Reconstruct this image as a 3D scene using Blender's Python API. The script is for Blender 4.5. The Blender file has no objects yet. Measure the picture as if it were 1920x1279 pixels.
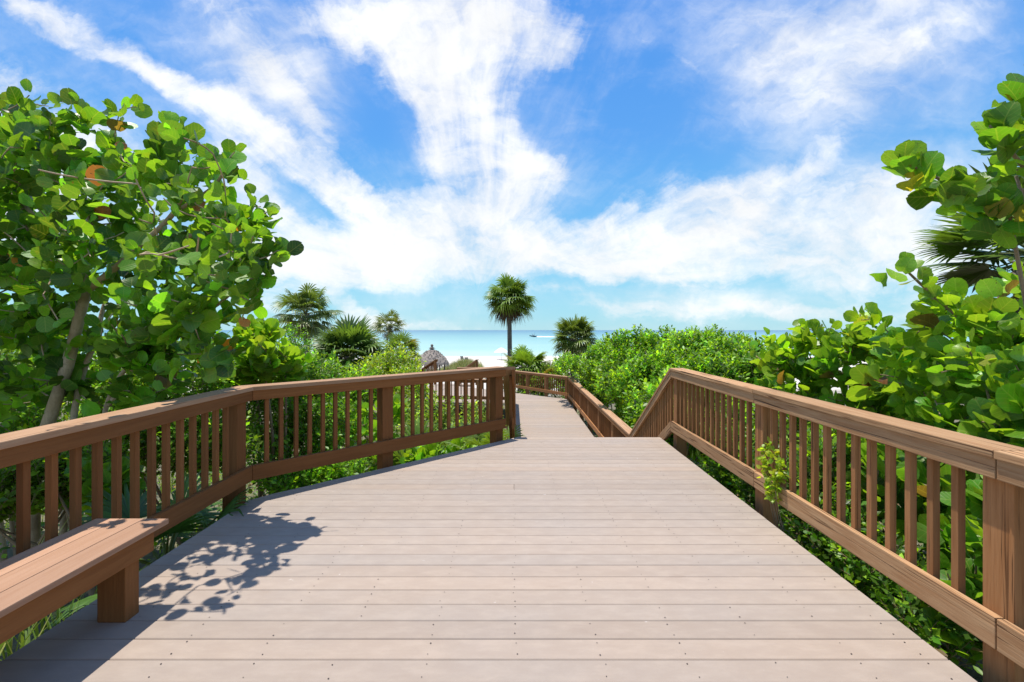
import bpy, bmesh, math, random
import numpy as np
from mathutils import Vector, Matrix, noise as mnoise

random.seed(7)
rng = np.random.default_rng(11)
scene = bpy.context.scene
COL = scene.collection
CAM_H = 1.545
FPX = 853.0
HZ = 619.0

def at(px, py, Y):
    """world point on the ray through a photo pixel, at distance Y in front of the viewpoint"""
    return np.array(((px - 960.0) * Y / FPX, Y, CAM_H - (py - HZ) * Y / FPX))

def ground_z(x, y):
    t = [(-30, -0.9), (3, -0.9), (7, -1.25), (11, -2.15), (22, -2.45), (34, -3.0), (48, -3.7), (60, -3.85), (86, -4.02), (103, -4.36), (150, -6.5), (400, -9)]
    if y <= t[0][0]: return t[0][1]
    for (a, za), (b, zb) in zip(t[:-1], t[1:]):
        if y <= b:
            k = (y - a) / (b - a)
            return za + (zb - za) * k
    return t[-1][1]
_gz0 = ground_z
def ground_z(x, y):
    return _gz0(x, y) + 1.25 * math.exp(-((x + 5.4) / 2.3) ** 2 - ((y - 53) / 4.5) ** 2)

# ------------------------------------------------------------------ node helpers
class NT:
    def __init__(self, tree):
        self.t = tree; self.n = tree.nodes; self.l = tree.links
    def new(self, typ, **kw):
        nd = self.n.new(typ)
        for k, v in kw.items():
            setattr(nd, k, v)
        return nd
    def put(self, sock, v):
        if hasattr(v, 'is_output') or isinstance(v, bpy.types.NodeSocket):
            self.l.new(v, sock)
        else:
            sock.default_value = v
    def math(self, op, a, b=None, c=None, clamp=False):
        nd = self.new('ShaderNodeMath', operation=op, use_clamp=clamp)
        self.put(nd.inputs[0], a)
        if b is not None: self.put(nd.inputs[1], b)
        if c is not None: self.put(nd.inputs[2], c)
        return nd.outputs[0]
    def sstep(self, v, a, b, lo=0.0, hi=1.0):
        nd = self.new('ShaderNodeMapRange', interpolation_type='SMOOTHSTEP')
        self.put(nd.inputs['Value'], v)
        nd.inputs['From Min'].default_value = a; nd.inputs['From Max'].default_value = b
        nd.inputs['To Min'].default_value = lo; nd.inputs['To Max'].default_value = hi
        return nd.outputs['Result']
    def noise(self, vec, scale, detail=4, rough=0.5, dist=0.0, dims='3D', color=False):
        nd = self.new('ShaderNodeTexNoise', noise_dimensions=dims)
        if vec is not None: self.put(nd.inputs['Vector'], vec)
        nd.inputs['Scale'].default_value = scale
        nd.inputs['Detail'].default_value = detail
        nd.inputs['Roughness'].default_value = rough
        nd.inputs['Distortion'].default_value = dist
        return nd.outputs['Color' if color else 'Fac']
    def mapping(self, vec, loc=(0, 0, 0), rot=(0, 0, 0), scale=(1, 1, 1), typ='POINT'):
        nd = self.new('ShaderNodeMapping', vector_type=typ)
        self.put(nd.inputs['Vector'], vec)
        nd.inputs['Location'].default_value = loc
        nd.inputs['Rotation'].default_value = rot
        nd.inputs['Scale'].default_value = scale
        return nd.outputs[0]
    def mix(self, fac, a, b, blend='MIX'):
        nd = self.new('ShaderNodeMix', data_type='RGBA', blend_type=blend)
        self.put(nd.inputs['Factor'], fac)
        self.put(nd.inputs['A'], a if not isinstance(a, tuple) else (*a[:3], 1))
        self.put(nd.inputs['B'], b if not isinstance(b, tuple) else (*b[:3], 1))
        return nd.outputs['Result']
    def ramp(self, fac, stops, interp='LINEAR'):
        nd = self.new('ShaderNodeValToRGB')
        nd.color_ramp.interpolation = interp
        els = nd.color_ramp.elements
        while len(els) > 1: els.remove(els[-1])
        els[0].position = stops[0][0]; els[0].color = (*stops[0][1], 1)
        for p, c in stops[1:]:
            e = els.new(p); e.color = (*c, 1)
        self.put(nd.inputs[0], fac)
        return nd.outputs[0]
    def combine(self, x, y, z=0.0):
        nd = self.new('ShaderNodeCombineXYZ')
        self.put(nd.inputs[0], x); self.put(nd.inputs[1], y); self.put(nd.inputs[2], z)
        return nd.outputs[0]
    def bump(self, h, strength, dist):
        nd = self.new('ShaderNodeBump')
        self.put(nd.inputs['Height'], h)
        nd.inputs['Strength'].default_value = strength
        nd.inputs['Distance'].default_value = dist
        return nd.outputs[0]

def material(name):
    m = bpy.data.materials.new(name); m.use_nodes = True
    nt = NT(m.node_tree)
    b = m.node_tree.nodes['Principled BSDF']
    return m, nt, b

def wood_material(name, base, light, dark, weather=0.0, rough=0.6, crack=0.0, fine_k=.22):
    """painted / stained timber, grain along each member's own X axis"""
    m, nt, b = material(name)
    tc = nt.new('ShaderNodeTexCoord'); oi = nt.new('ShaderNodeObjectInfo')
    off = nt.math('MULTIPLY', oi.outputs['Random'], 37.0)
    vec = nt.new('ShaderNodeVectorMath', operation='ADD')
    nt.put(vec.inputs[0], tc.outputs['Object'])
    nt.put(vec.inputs[1], nt.combine(off, off, off))
    p = vec.outputs[0]
    grain = nt.noise(nt.mapping(p, scale=(2.6, 42, 42)), 1.0, 5, 0.6, 0.4)
    fine = nt.noise(nt.mapping(p, scale=(6, 190, 190)), 1.0, 3, 0.6)
    blot = nt.noise(nt.mapping(p, scale=(2.0, 7, 7)), 1.0, 4, 0.6)
    c = nt.mix(nt.sstep(grain, 0.3, 0.7), base, light)
    c = nt.mix(nt.math('MULTIPLY', nt.sstep(blot, 0.45, 0.75), 0.35 + weather * .4), c, light)
    c = nt.mix(nt.math('MULTIPLY', nt.sstep(fine, 0.52, 0.75), fine_k), c, dark)
    tint = nt.sstep(oi.outputs['Random'], 0, 1, 0.86, 1.12)
    c = nt.mix(1.0, c, nt.combine(tint, tint, tint), 'MULTIPLY')
    hgt = nt.math('ADD', nt.math('MULTIPLY', grain, .7), nt.math('MULTIPLY', fine, .3))
    if crack > 0:
        k = nt.noise(nt.mapping(p, scale=(1.1, 55, 55)), 1.0, 2, 0.55, 0.9)
        area = nt.sstep(nt.noise(nt.mapping(p, scale=(1.3, 5, 5)), 1.0, 2, .5), .38, .54)
        ck = nt.math('MULTIPLY', nt.sstep(k, .575, .66), area)
        c = nt.mix(nt.math('MULTIPLY', ck, crack), c, (dark[0] * .45, dark[1] * .42, dark[2] * .4))
        kn = nt.new('ShaderNodeTexVoronoi', feature='F1')
        nt.put(kn.inputs['Vector'], nt.mapping(p, scale=(1.6, 6.5, 6.5)))
        kn.inputs['Scale'].default_value = 1.0
        knot = nt.sstep(kn.outputs['Distance'], .05, .13, 1.0, 0.0)
        c = nt.mix(nt.math('MULTIPLY', knot, crack * .6), c, dark)
        hgt = nt.math('SUBTRACT', hgt, ck)
    nt.put(b.inputs['Base Color'], c)
    b.inputs['Roughness'].default_value = rough + .12
    b.inputs['Specular IOR Level'].default_value = 0.16
    nt.put(b.inputs['Normal'], nt.bump(hgt, 0.6, 0.005))
    return m

M = {}
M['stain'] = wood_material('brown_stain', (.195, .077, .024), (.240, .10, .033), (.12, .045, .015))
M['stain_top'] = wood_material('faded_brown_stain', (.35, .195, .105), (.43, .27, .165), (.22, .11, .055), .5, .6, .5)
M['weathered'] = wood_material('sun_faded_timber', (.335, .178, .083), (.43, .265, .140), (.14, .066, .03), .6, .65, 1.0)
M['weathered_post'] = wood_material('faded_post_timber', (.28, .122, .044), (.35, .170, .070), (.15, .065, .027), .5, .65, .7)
M['seat_board'] = wood_material('seat_board_paint', (.36, .205, .125), (.40, .24, .155), (.25, .13, .08), .3, .55)

def deck_material():
    m, nt, b = material('composite_deck_boards')
    tc = nt.new('ShaderNodeTexCoord')
    at_ = nt.new('ShaderNodeAttribute', attribute_name='tint')
    p = tc.outputs['Object']
    big = nt.noise(nt.mapping(p, scale=(.8, .8, .8)), 1.0, 4, .6)
    mid = nt.noise(nt.mapping(p, scale=(6, 14, 6)), 1.0, 5, .65)
    streak = nt.noise(nt.mapping(p, scale=(3, 90, 3)), 1.0, 4, .6)
    speck = nt.noise(p, 240.0, 2, .6)
    c = nt.mix(nt.sstep(big, .35, .68), (.328, .263, .211), (.315, .262, .220))
    c = nt.mix(nt.math('MULTIPLY', nt.sstep(mid, .42, .72), .38), c, (.40, .328, .268))
    c = nt.mix(nt.math('MULTIPLY', nt.sstep(mid, .52, .28), .28), c, (.29, .228, .185))
    c = nt.mix(nt.math('MULTIPLY', nt.sstep(streak, .5, .8), .25), c, (.30, .24, .205))
    c = nt.mix(nt.math('MULTIPLY', nt.sstep(speck, .62, .8), .22), c, (.56, .5, .46))
    st = nt.noise(nt.mapping(p, scale=(2.4, 5.0, 2)), 1.0, 3, .55, .6)
    c = nt.mix(nt.math('MULTIPLY', nt.sstep(st, .63, .75), .35), c, (.28, .215, .17))
    scuff = nt.noise(nt.mapping(p, loc=(3, 7, 1), scale=(9, 13, 9)), 1.0, 4, .7)
    c = nt.mix(nt.math('MULTIPLY', nt.sstep(scuff, .68, .76), .55), c, (.6, .56, .52))
    c = nt.mix(1.0, c, at_.outputs['Color'], 'MULTIPLY')
    nt.put(b.inputs['Base Color'], c)
    b.inputs['Roughness'].default_value = .72
    b.inputs['Specular IOR Level'].default_value = .2
    nt.put(b.inputs['Normal'], nt.bump(nt.math('ADD', streak, nt.math('MULTIPLY', speck, .5)), .25, .002))
    return m
M['deck'] = deck_material()

def plain(name, col, rough=.6, nscale=8.0, var=.25, spec=.3, metallic=0.0):
    m, nt, b = material(name)
    tc = nt.new('ShaderNodeTexCoord')
    n = nt.noise(tc.outputs['Object'], nscale, 4, .6)
    d = tuple(x * (1 - var) for x in col); l = tuple(min(1, x * (1 + var)) for x in col)
    nt.put(b.inputs['Base Color'], nt.mix(nt.sstep(n, .3, .7), d, l))
    b.inputs['Roughness'].default_value = rough
    b.inputs['Specular IOR Level'].default_value = spec
    b.inputs['Metallic'].default_value = metallic
    return m
M['screw'] = plain('dark_screw', (.05, .035, .03), .5)
M['joist'] = plain('joist_timber', (.16, .085, .05), .7)
M['white_paint'] = plain('white_gelcoat', (.8, .8, .8), .35, var=.05)
M['dark_hull'] = plain('dark_hull', (.05, .07, .10), .35)
M['canvas'] = plain('white_canvas', (.82, .82, .80), .8, var=.04)
M['chair_cloth'] = plain('grey_cloth', (.16, .16, .17), .8)
M['metal'] = plain('dull_metal', (.35, .35, .36), .4, metallic=.6)
M['thatch'] = None

def bark_material(name, base, light, dark, ring=0.0):
    m, nt, b = material(name)
    tc = nt.new('ShaderNodeTexCoord'); p = tc.outputs['Object']
    n1 = nt.noise(nt.mapping(p, scale=(9, 9, 3)), 1.0, 5, .6)
    n2 = nt.noise(p, 45.0, 3, .6)
    c = nt.mix(nt.sstep(n1, .35, .65), base, light)
    c = nt.mix(nt.math('MULTIPLY', nt.sstep(n2, .5, .75), .5), c, dark)
    h = n2
    if ring:
        w = nt.new('ShaderNodeTexWave', wave_type='BANDS', bands_direction='Z')
        nt.put(w.inputs['Vector'], p); w.inputs['Scale'].default_value = ring
        w.inputs['Distortion'].default_value = 1.5
        c = nt.mix(nt.math('MULTIPLY', nt.sstep(w.outputs['Fac'], .6, .95), .5), c, dark)
        h = nt.math('ADD', n2, w.outputs['Fac'])
    nt.put(b.inputs['Base Color'], c)
    b.inputs['Roughness'].default_value = .85
    nt.put(b.inputs['Normal'], nt.bump(h, .5, .01))
    return m
M['bark'] = bark_material('pale_smooth_bark', (.40, .29, .175), (.52, .40, .26), (.24, .165, .10), .7)
M['twig'] = bark_material('brown_twig', (.26, .17, .10), (.34, .24, .15), (.14, .09, .05))
M['palm_bark'] = bark_material('grey_palm_bark', (.13, .115, .10), (.20, .18, .155), (.06, .052, .045), 3.0)

def leaf_material(name, veins=False, trans=.45, gloss=.45, rough=.38, tgain=(1.9, 1.75, .7)):
    m, nt, b = material(name)
    at_ = nt.new('ShaderNodeAttribute', attribute_name='tint')
    tc = nt.new('ShaderNodeTexCoord')
    c = at_.outputs['Color']
    n = nt.noise(tc.outputs['Object'], 22.0, 3, .6)
    c = nt.mix(nt.math('MULTIPLY', nt.sstep(n, .35, .7), .35), c, nt.mix(1.0, c, (1.35, 1.25, 1.0), 'MULTIPLY'))
    if veins:
        uv = nt.new('ShaderNodeAttribute', attribute_name='leafuv')
        sep = nt.new('ShaderNodeSeparateXYZ'); nt.put(sep.inputs[0], uv.outputs['Vector'])
        x, y = sep.outputs[0], sep.outputs[1]
        ay = nt.math('ABSOLUTE', y)
        mid = nt.sstep(ay, .012, .03, 1, 0)
        k = nt.math('FRACT', nt.math('MULTIPLY', nt.math('SUBTRACT', x, nt.math('MULTIPLY', ay, .75)), 5.0))
        lat = nt.sstep(nt.math('ABSOLUTE', nt.math('SUBTRACT', k, .5)), .03, .10, 1, 0)
        vein = nt.math('MAXIMUM', mid, nt.math('MULTIPLY', lat, .6))
        c = nt.mix(nt.math('MULTIPLY', vein, .55), c, nt.mix(.5, nt.mix(1.0, c, (1.9, 1.7, 1.5), 'MULTIPLY'), (.36, .33, .12)))
        geo = nt.new('ShaderNodeNewGeometry')
        c = nt.mix(nt.math('MULTIPLY', geo.outputs['Backfacing'], .22), c, (.13, .24, .09))
        blo = nt.noise(tc.outputs['Object'], 9.0, 3, .6)
        c = nt.mix(nt.math('MULTIPLY', nt.sstep(blo, .58, .72), .3), c, (.25, .24, .03))
        sp = nt.noise(tc.outputs['Object'], 60.0, 2, .5)
        c = nt.mix(nt.math('MULTIPLY', nt.sstep(sp, .66, .72), .75), c, (.13, .07, .02))
        nt.put(b.inputs['Normal'], nt.bump(nt.math('ADD', vein, nt.math('MULTIPLY', n, 2.0)), .25, .004))
    nt.put(b.inputs['Base Color'], c)
    b.inputs['Roughness'].default_value = rough
    b.inputs['Specular IOR Level'].default_value = gloss
    tr = nt.new('ShaderNodeBsdfTranslucent')
    nt.put(tr.inputs['Color'], nt.mix(1.0, c, (*tgain,), 'MULTIPLY'))
    mx = nt.new('ShaderNodeMixShader'); mx.inputs[0].default_value = trans
    nt.l.new(b.outputs[0], mx.inputs[1]); nt.l.new(tr.outputs[0], mx.inputs[2])
    out = m.node_tree.nodes['Material Output']
    nt.l.new(mx.outputs[0], out.inputs['Surface'])
    return m
M['leaf_round'] = leaf_material('round_leathery_leaf', True, .46, .5, .38, (2.1, 1.9, .5))
M['leaf_small'] = leaf_material('small_shrub_leaf', False, .46, .4, .42, (2.0, 1.85, .6))
M['frond'] = leaf_material('fan_palm_frond', False, .30, .45, .40, (1.9, 1.8, .7))
M['blade'] = leaf_material('grass_blade', False, .35, .3, .5, (1.5, 1.4, .8))

# ------------------------------------------------------------------ object helpers
def link(o, parent=None):
    COL.objects.link(o)
    if parent is not None:
        o.parent = parent
    return o

def tag(o, label=None, cat=None, group=None, kind=None):
    if label: o['label'] = label
    if cat: o['category'] = cat
    if group: o['group'] = group
    if kind: o['kind'] = kind
    return o

def thing(name, loc, label, cat, group=None):
    o = bpy.data.objects.new(name, None); o.empty_display_size = .2
    o.location = Vector(loc)
    link(o)
    return tag(o, label, cat, group)

class MB:
    """collects vertices and faces, builds one mesh object"""
    def __init__(self):
        self.v = []; self.f = []; self.t = []; self.uv = []; self.n = 0; self.mi = []
    def add(self, verts, faces, tint=(1, 1, 1), uv=None, mi=0):
        verts = np.asarray(verts, float)
        self.v.append(verts)
        tint = np.asarray(tint, float)
        if tint.ndim == 1: tint = np.tile(tint, (len(verts), 1))
        self.t.append(tint)
        self.uv.append(np.zeros((len(verts), 2)) if uv is None else np.asarray(uv, float))
        self.f.extend([[i + self.n for i in fc] for fc in faces])
        self.mi.extend([mi] * len(faces))
        self.n += len(verts)
    def box(self, lo, hi, tint=(1, 1, 1), mi=0):
        (a, b, c), (d, e, f) = lo, hi
        v = [(a, b, c), (d, b, c), (d, e, c), (a, e, c), (a, b, f), (d, b, f), (d, e, f), (a, e, f)]
        self.add(v, [(0, 3, 2, 1), (4, 5, 6, 7), (0, 1, 5, 4), (1, 2, 6, 5), (2, 3, 7, 6), (3, 0, 4, 7)], tint, mi=mi)
    def tube(self, pts, radii, sides=6, tint=(1, 1, 1), cap=True, mi=0):
        pts = np.asarray(pts, float); n = len(pts)
        if np.isscalar(radii): radii = [radii] * n
        vs = []
        up = np.array((0.31, 0.17, 0.93))
        for i in range(n):
            d = pts[min(i + 1, n - 1)] - pts[max(i - 1, 0)]
            d = d / (np.linalg.norm(d) + 1e-9)
            a = np.cross(d, up)
            if np.linalg.norm(a) < .05: a = np.cross(d, (1, 0, 0))
            a /= np.linalg.norm(a); bb = np.cross(d, a)
            for k in range(sides):
                an = 2 * math.pi * k / sides
                vs.append(pts[i] + radii[i] * (a * math.cos(an) + bb * math.sin(an)))
        fs = []
        for i in range(n - 1):
            for k in range(sides):
                k2 = (k + 1) % sides
                fs.append((i * sides + k, i * sides + k2, (i + 1) * sides + k2, (i + 1) * sides + k))
        if cap:
            fs.append(tuple(range(sides - 1, -1, -1)))
            fs.append(tuple((n - 1) * sides + k for k in range(sides)))
        self.add(vs, fs, tint, mi=mi)
    def lathe(self, prof, sides=24, center=(0, 0, 0), tint=(1, 1, 1), jit=0.0):
        vs = []; fs = []
        for i, (r, z) in enumerate(prof):
            for k in range(sides):
                an = 2 * math.pi * k / sides
                rr = r * (1 + jit * random.uniform(-1, 1))
                vs.append((center[0] + rr * math.cos(an), center[1] + rr * math.sin(an), center[2] + z + jit * random.uniform(-.3, .3)))
        for i in range(len(prof) - 1):
            for k in range(sides):
                k2 = (k + 1) % sides
                fs.append((i * sides + k, i * sides + k2, (i + 1) * sides + k2, (i + 1) * sides + k))
        self.add(vs, fs, tint)
    def leaves(self, tv, tf, pos, d, nrm, size, tints, zs=None, width=None):
        """many copies of a leaf template laid at pos, pointing along d, facing nrm"""
        pos = np.asarray(pos, float); N = len(pos)
        if N == 0: return
        d = d / (np.linalg.norm(d, axis=1, keepdims=True) + 1e-9)
        z = nrm - (nrm * d).sum(1, keepdims=True) * d
        z = z / (np.linalg.norm(z, axis=1, keepdims=True) + 1e-9)
        y = np.cross(z, d)
        size = np.asarray(size, float).reshape(N, 1, 1)
        zs = np.ones(N) if zs is None else zs
        width = np.ones(N) if width is None else width
        tv = np.asarray(tv, float)
        V = pos[:, None, :] + size * (tv[None, :, 0, None] * d[:, None, :] + (tv[None, :, 1, None] * width[:, None, None]) * y[:, None, :]
                                      + (tv[None, :, 2, None] * zs[:, None, None]) * z[:, None, :])
        k = len(tv)
        base = self.n
        self.v.append(V.reshape(-1, 3))
        self.t.append(np.repeat(tints, k, axis=0))
        self.uv.append(np.tile(tv[:, :2], (N, 1)))
        for i in range(N):
            o = base + i * k
            self.f.extend([[o + j for j in fc] for fc in tf])
        self.mi.extend([0] * (N * len(tf)))
        self.n += N * k
    def build(self, name, mats, parent=None, smooth=True, origin=None):
        me = bpy.data.meshes.new(name)
        V = np.concatenate(self.v)
        off = np.zeros(3)
        if parent is not None: off = np.array(parent.location)
        if origin is not None: off = np.array(origin, float)
        me.from_pydata((V - off).tolist(), [], self.f)
        T = np.concatenate(self.t); T4 = np.c_[T, np.ones(len(T))].astype(np.float32)
        a = me.attributes.new('tint', 'FLOAT_COLOR', 'POINT'); a.data.foreach_set('color', T4.ravel())
        U = np.concatenate(self.uv); U3 = np.c_[U, np.zeros(len(U))].astype(np.float32)
        a = me.attributes.new('leafuv', 'FLOAT_VECTOR', 'POINT'); a.data.foreach_set('vector', U3.ravel())
        if not isinstance(mats, (list, tuple)): mats = [mats]
        for m in mats: me.materials.append(m)
        me.polygons.foreach_set('material_index', self.mi)
        me.polygons.foreach_set('use_smooth', [smooth] * len(me.polygons))
        me.update()
        o = bpy.data.objects.new(name, me)
        if parent is None and origin is not None: o.location = Vector(origin)
        return link(o, parent)

_mesh_cache = {}
def bar_mesh(name, L, W, H, mat, bev=.004, m0=0.0, m1=0.0, plumb=0.0):
    """timber bar: X 0..L, Y 0..W (outward), Z -H..0; ends mitred by slope m0, m1 and cut plumb on slopes"""
    key = (name, round(L, 4), W, H, mat.name, m0, m1, plumb)
    if key in _mesh_cache: return _mesh_cache[key]
    bm = bmesh.new()
    vs = []
    for x, m in ((0, m0), (L, m1)):
        for y, z in ((0, 0), (W, 0), (W, -H), (0, -H)):
            vs.append(bm.verts.new((x + y * m + z * plumb, y, z)))
    a, b = vs[:4], vs[4:]
    bm.faces.new(a); bm.faces.new(b[::-1])
    for i in range(4):
        bm.faces.new((a[i], b[i], b[(i + 1) % 4], a[(i + 1) % 4]))
    bmesh.ops.recalc_face_normals(bm, faces=bm.faces)
    if bev > 0:
        bmesh.ops.bevel(bm, geom=list(bm.edges), offset=bev, segments=2, affect='EDGES', profile=.6)
    me = bpy.data.meshes.new(name); bm.to_mesh(me); bm.free()
    me.materials.append(mat)
    _mesh_cache[key] = me
    return me

def place_bar(name, me, origin, xdir, ydir, parent, label=None):
    x = Vector(xdir).normalized(); y = Vector(ydir); y = (y - x * y.dot(x)).normalized(); z = x.cross(y)
    if z.z < -1e-6:       # keep local Z upward by mirroring the outward axis
        z = -z
    o = bpy.data.objects.new(name, me)
    mat = Matrix((x, y, z)).transposed().to_4x4()
    mat.translation = Vector(origin) - (parent.location if parent else Vector())
    # a left-handed frame would flip normals: fold it into the mesh instead
    if mat.to_3x3().determinant() < 0:
        key = ('flip', me.name)
        if key not in _mesh_cache:
            m2 = me.copy(); m2.name = me.name
            bm = bmesh.new(); bm.from_mesh(m2)
            for v in bm.verts: v.co.y = -v.co.y
            bmesh.ops.reverse_faces(bm, faces=bm.faces)
            bm.to_mesh(m2); bm.free()
            _mesh_cache[key] = m2
        o.data = _mesh_cache[key]
        mat = Matrix((x, -y, z)).transposed().to_4x4()
        mat.translation = Vector(origin) - (parent.location if parent else Vector())
    o.matrix_basis = mat
    if label: o['label'] = label
    return link(o, parent)

def railing(label, a, b, out, posts, mats, group='railings of the boardwalk', m0=0.0, m1=0.0, pitch=.134,
            foot=.5, bal=True, ext0=0.0, ext1=0.0, low=True, h=1.02, joints=()):
    """a,b: deck-level points under the inner edge of the cap; out: horizontal outward normal"""
    mt_top, mt_face, mt_post, mt_bal = mats
    a = Vector(a); b = Vector(b); out = Vector(out).normalized()
    d = b - a; L = d.length; hd = Vector((d.x, d.y, 0)); HL = hd.length; u = d.normalized()
    slope = d.z / HL
    root = thing('railing', (a.x, a.y, a.z), label, 'railing', group)
    inset = .012
    def P(s, z, w):      # s along horizontally, z above the deck line, w outward
        q = a + d * (s / HL)
        return Vector((q.x + out.x * w, q.y + out.y * w, q.z + z))
    k = L / HL
    pl = slope if abs(slope) > .01 else 0.0
    capth = .038
    cuts = [-ext0] + list(joints) + [HL + ext1]
    for q in range(len(cuts) - 1):
        g0 = .0015 if q else 0.0; g1 = .0015 if q < len(cuts) - 2 else 0.0
        c0 = cuts[q] + g0; ln = (cuts[q + 1] - g1 - c0) * k
        a0 = m0 if q == 0 else 0.0; a1 = m1 if q == len(cuts) - 2 else 0.0
        place_bar('cap_rail', bar_mesh('cap_rail', ln, .185, capth, mt_top, .005, a0, a1, pl), P(c0, h, -inset), u, out, root)
        place_bar('top_rail', bar_mesh('top_rail', ln - .004, .038, .092, mt_face, .004, a0, a1, pl), P(c0 + .002, h - capth * k + .001, 0), u, out, root)
        if low:
            place_bar('bottom_rail', bar_mesh('bottom_rail', ln - .004, .038, .14, mt_face, .004, a0, a1, pl), P(c0 + .002, .285, 0), u, out, root)
    top = h - capth * k + .004
    for s in posts:
        me = bar_mesh('post', top + foot, .135, .135, mt_post, .005)
        # post stands up: local X is up
        o = bpy.data.objects.new('post', me)
        x = Vector((0, 0, 1)); y = out; z = x.cross(y)
        mm = Matrix((x, y, z)).transposed().to_4x4()
        mm.translation = P(s, -foot, .040) + z * .0675 - root.location
        if abs(slope) > .01:
            mm.translation.z -= abs(slope) * .07
        o.matrix_basis = mm; link(o, root)
    if bal:
        marks = sorted(posts)
        segs = []
        prev = 0.0 - ext0 * 0
        edges = [0.0] + marks + [HL]
        s0 = 0.0
        spans = []
        for s in marks:
            spans.append((s0, s - .0675)); s0 = s + .0675
        spans.append((s0, HL))
        lo = .165 if low else .02
        for (p, q) in spans:
            if q - p < .11: continue
            n = max(1, int(round((q - p) / pitch)) - 1) if q - p > .2 else 1
            for i in range(n):
                s = p + (q - p) * (i + 1) / (n + 1)
                me = bar_mesh('baluster', h - capth * k + .002 - lo - (abs(slope) * .02), .037, .037, mt_bal, .003)
                o = bpy.data.objects.new('baluster', me)
                x = Vector((0, 0, 1)); y = out; z = x.cross(y)
                tw = random.gauss(0, .025)
                mm = Matrix((x, y, z)).transposed().to_4x4() @ Matrix.Rotation(tw * .4, 4, 'X')
                mm.translation = P(s + random.gauss(0, .002), lo - abs(slope) * .02, .0395) + z * .0185 - root.location
                o.matrix_basis = mm; link(o, root)
    return root

# ------------------------------------------------------------------ setting: ground, sea, decks
def build_ground():
    xs = np.unique(np.concatenate([np.linspace(-22, 22, 89), np.linspace(-120, 120, 61), np.array([-6000, -3000, -1200, -500, -250, 250, 500, 1200, 3000, 6000])]))
    ys = np.unique(np.concatenate([np.linspace(-10, 34, 89), np.linspace(34, 160, 64), np.array([-6000, -2000, -600, -200, -60, -25, 250, 500, 1500])]))
    V = []; F = []
    for y in ys:
        for x in xs:
            n = mnoise.noise(Vector((x * .12, y * .12, 0))) * .18 + mnoise.noise(Vector((x * .6, y * .6, 3))) * .06
            near = abs(x) < 3.2 and y < 23
            k = 1.0 if y < 90 else .3
            z = ground_z(x, y) + n * k - (.15 if near else 0)
            V.append((x, y, z))
    nx = len(xs)
    for j in range(len(ys) - 1):
        for i in range(nx - 1):
            F.append((j * nx + i, j * nx + i + 1, (j + 1) * nx + i + 1, (j + 1) * nx + i))
    m, nt, b = material('beach_sand')
    tc = nt.new('ShaderNodeTexCoord'); p = tc.outputs['Object']
    sep = nt.new('ShaderNodeSeparateXYZ'); nt.put(sep.inputs[0], p)
    n1 = nt.noise(p, .8, 5, .6); n2 = nt.noise(p, 14.0, 4, .6); n3 = nt.noise(p, 90.0, 2, .6)
    sand = nt.mix(nt.sstep(n1, .3, .7), (.50, .455, .385), (.60, .56, .50))
    litter = nt.mix(nt.sstep(n2, .35, .65), (.06, .055, .025), (.17, .15, .085))
    inland = nt.sstep(nt.math('ADD', sep.outputs[1], nt.math('MULTIPLY', n1, 12)), 34, 46, 1, 0)
    patch = nt.math('MULTIPLY', inland, nt.sstep(n2, .30, .55, .80, 1.0))
    c = nt.mix(patch, sand, litter)
    nt.put(b.inputs['Base Color'], c); b.inputs['Roughness'].default_value = .95
    nt.put(b.inputs['Normal'], nt.bump(nt.math('ADD', n2, nt.math('MULTIPLY', n3, .4)), .5, .03))
    mb = MB(); mb.add(V, F)
    o = mb.build('ground', m); tag(o, kind='structure')

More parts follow.
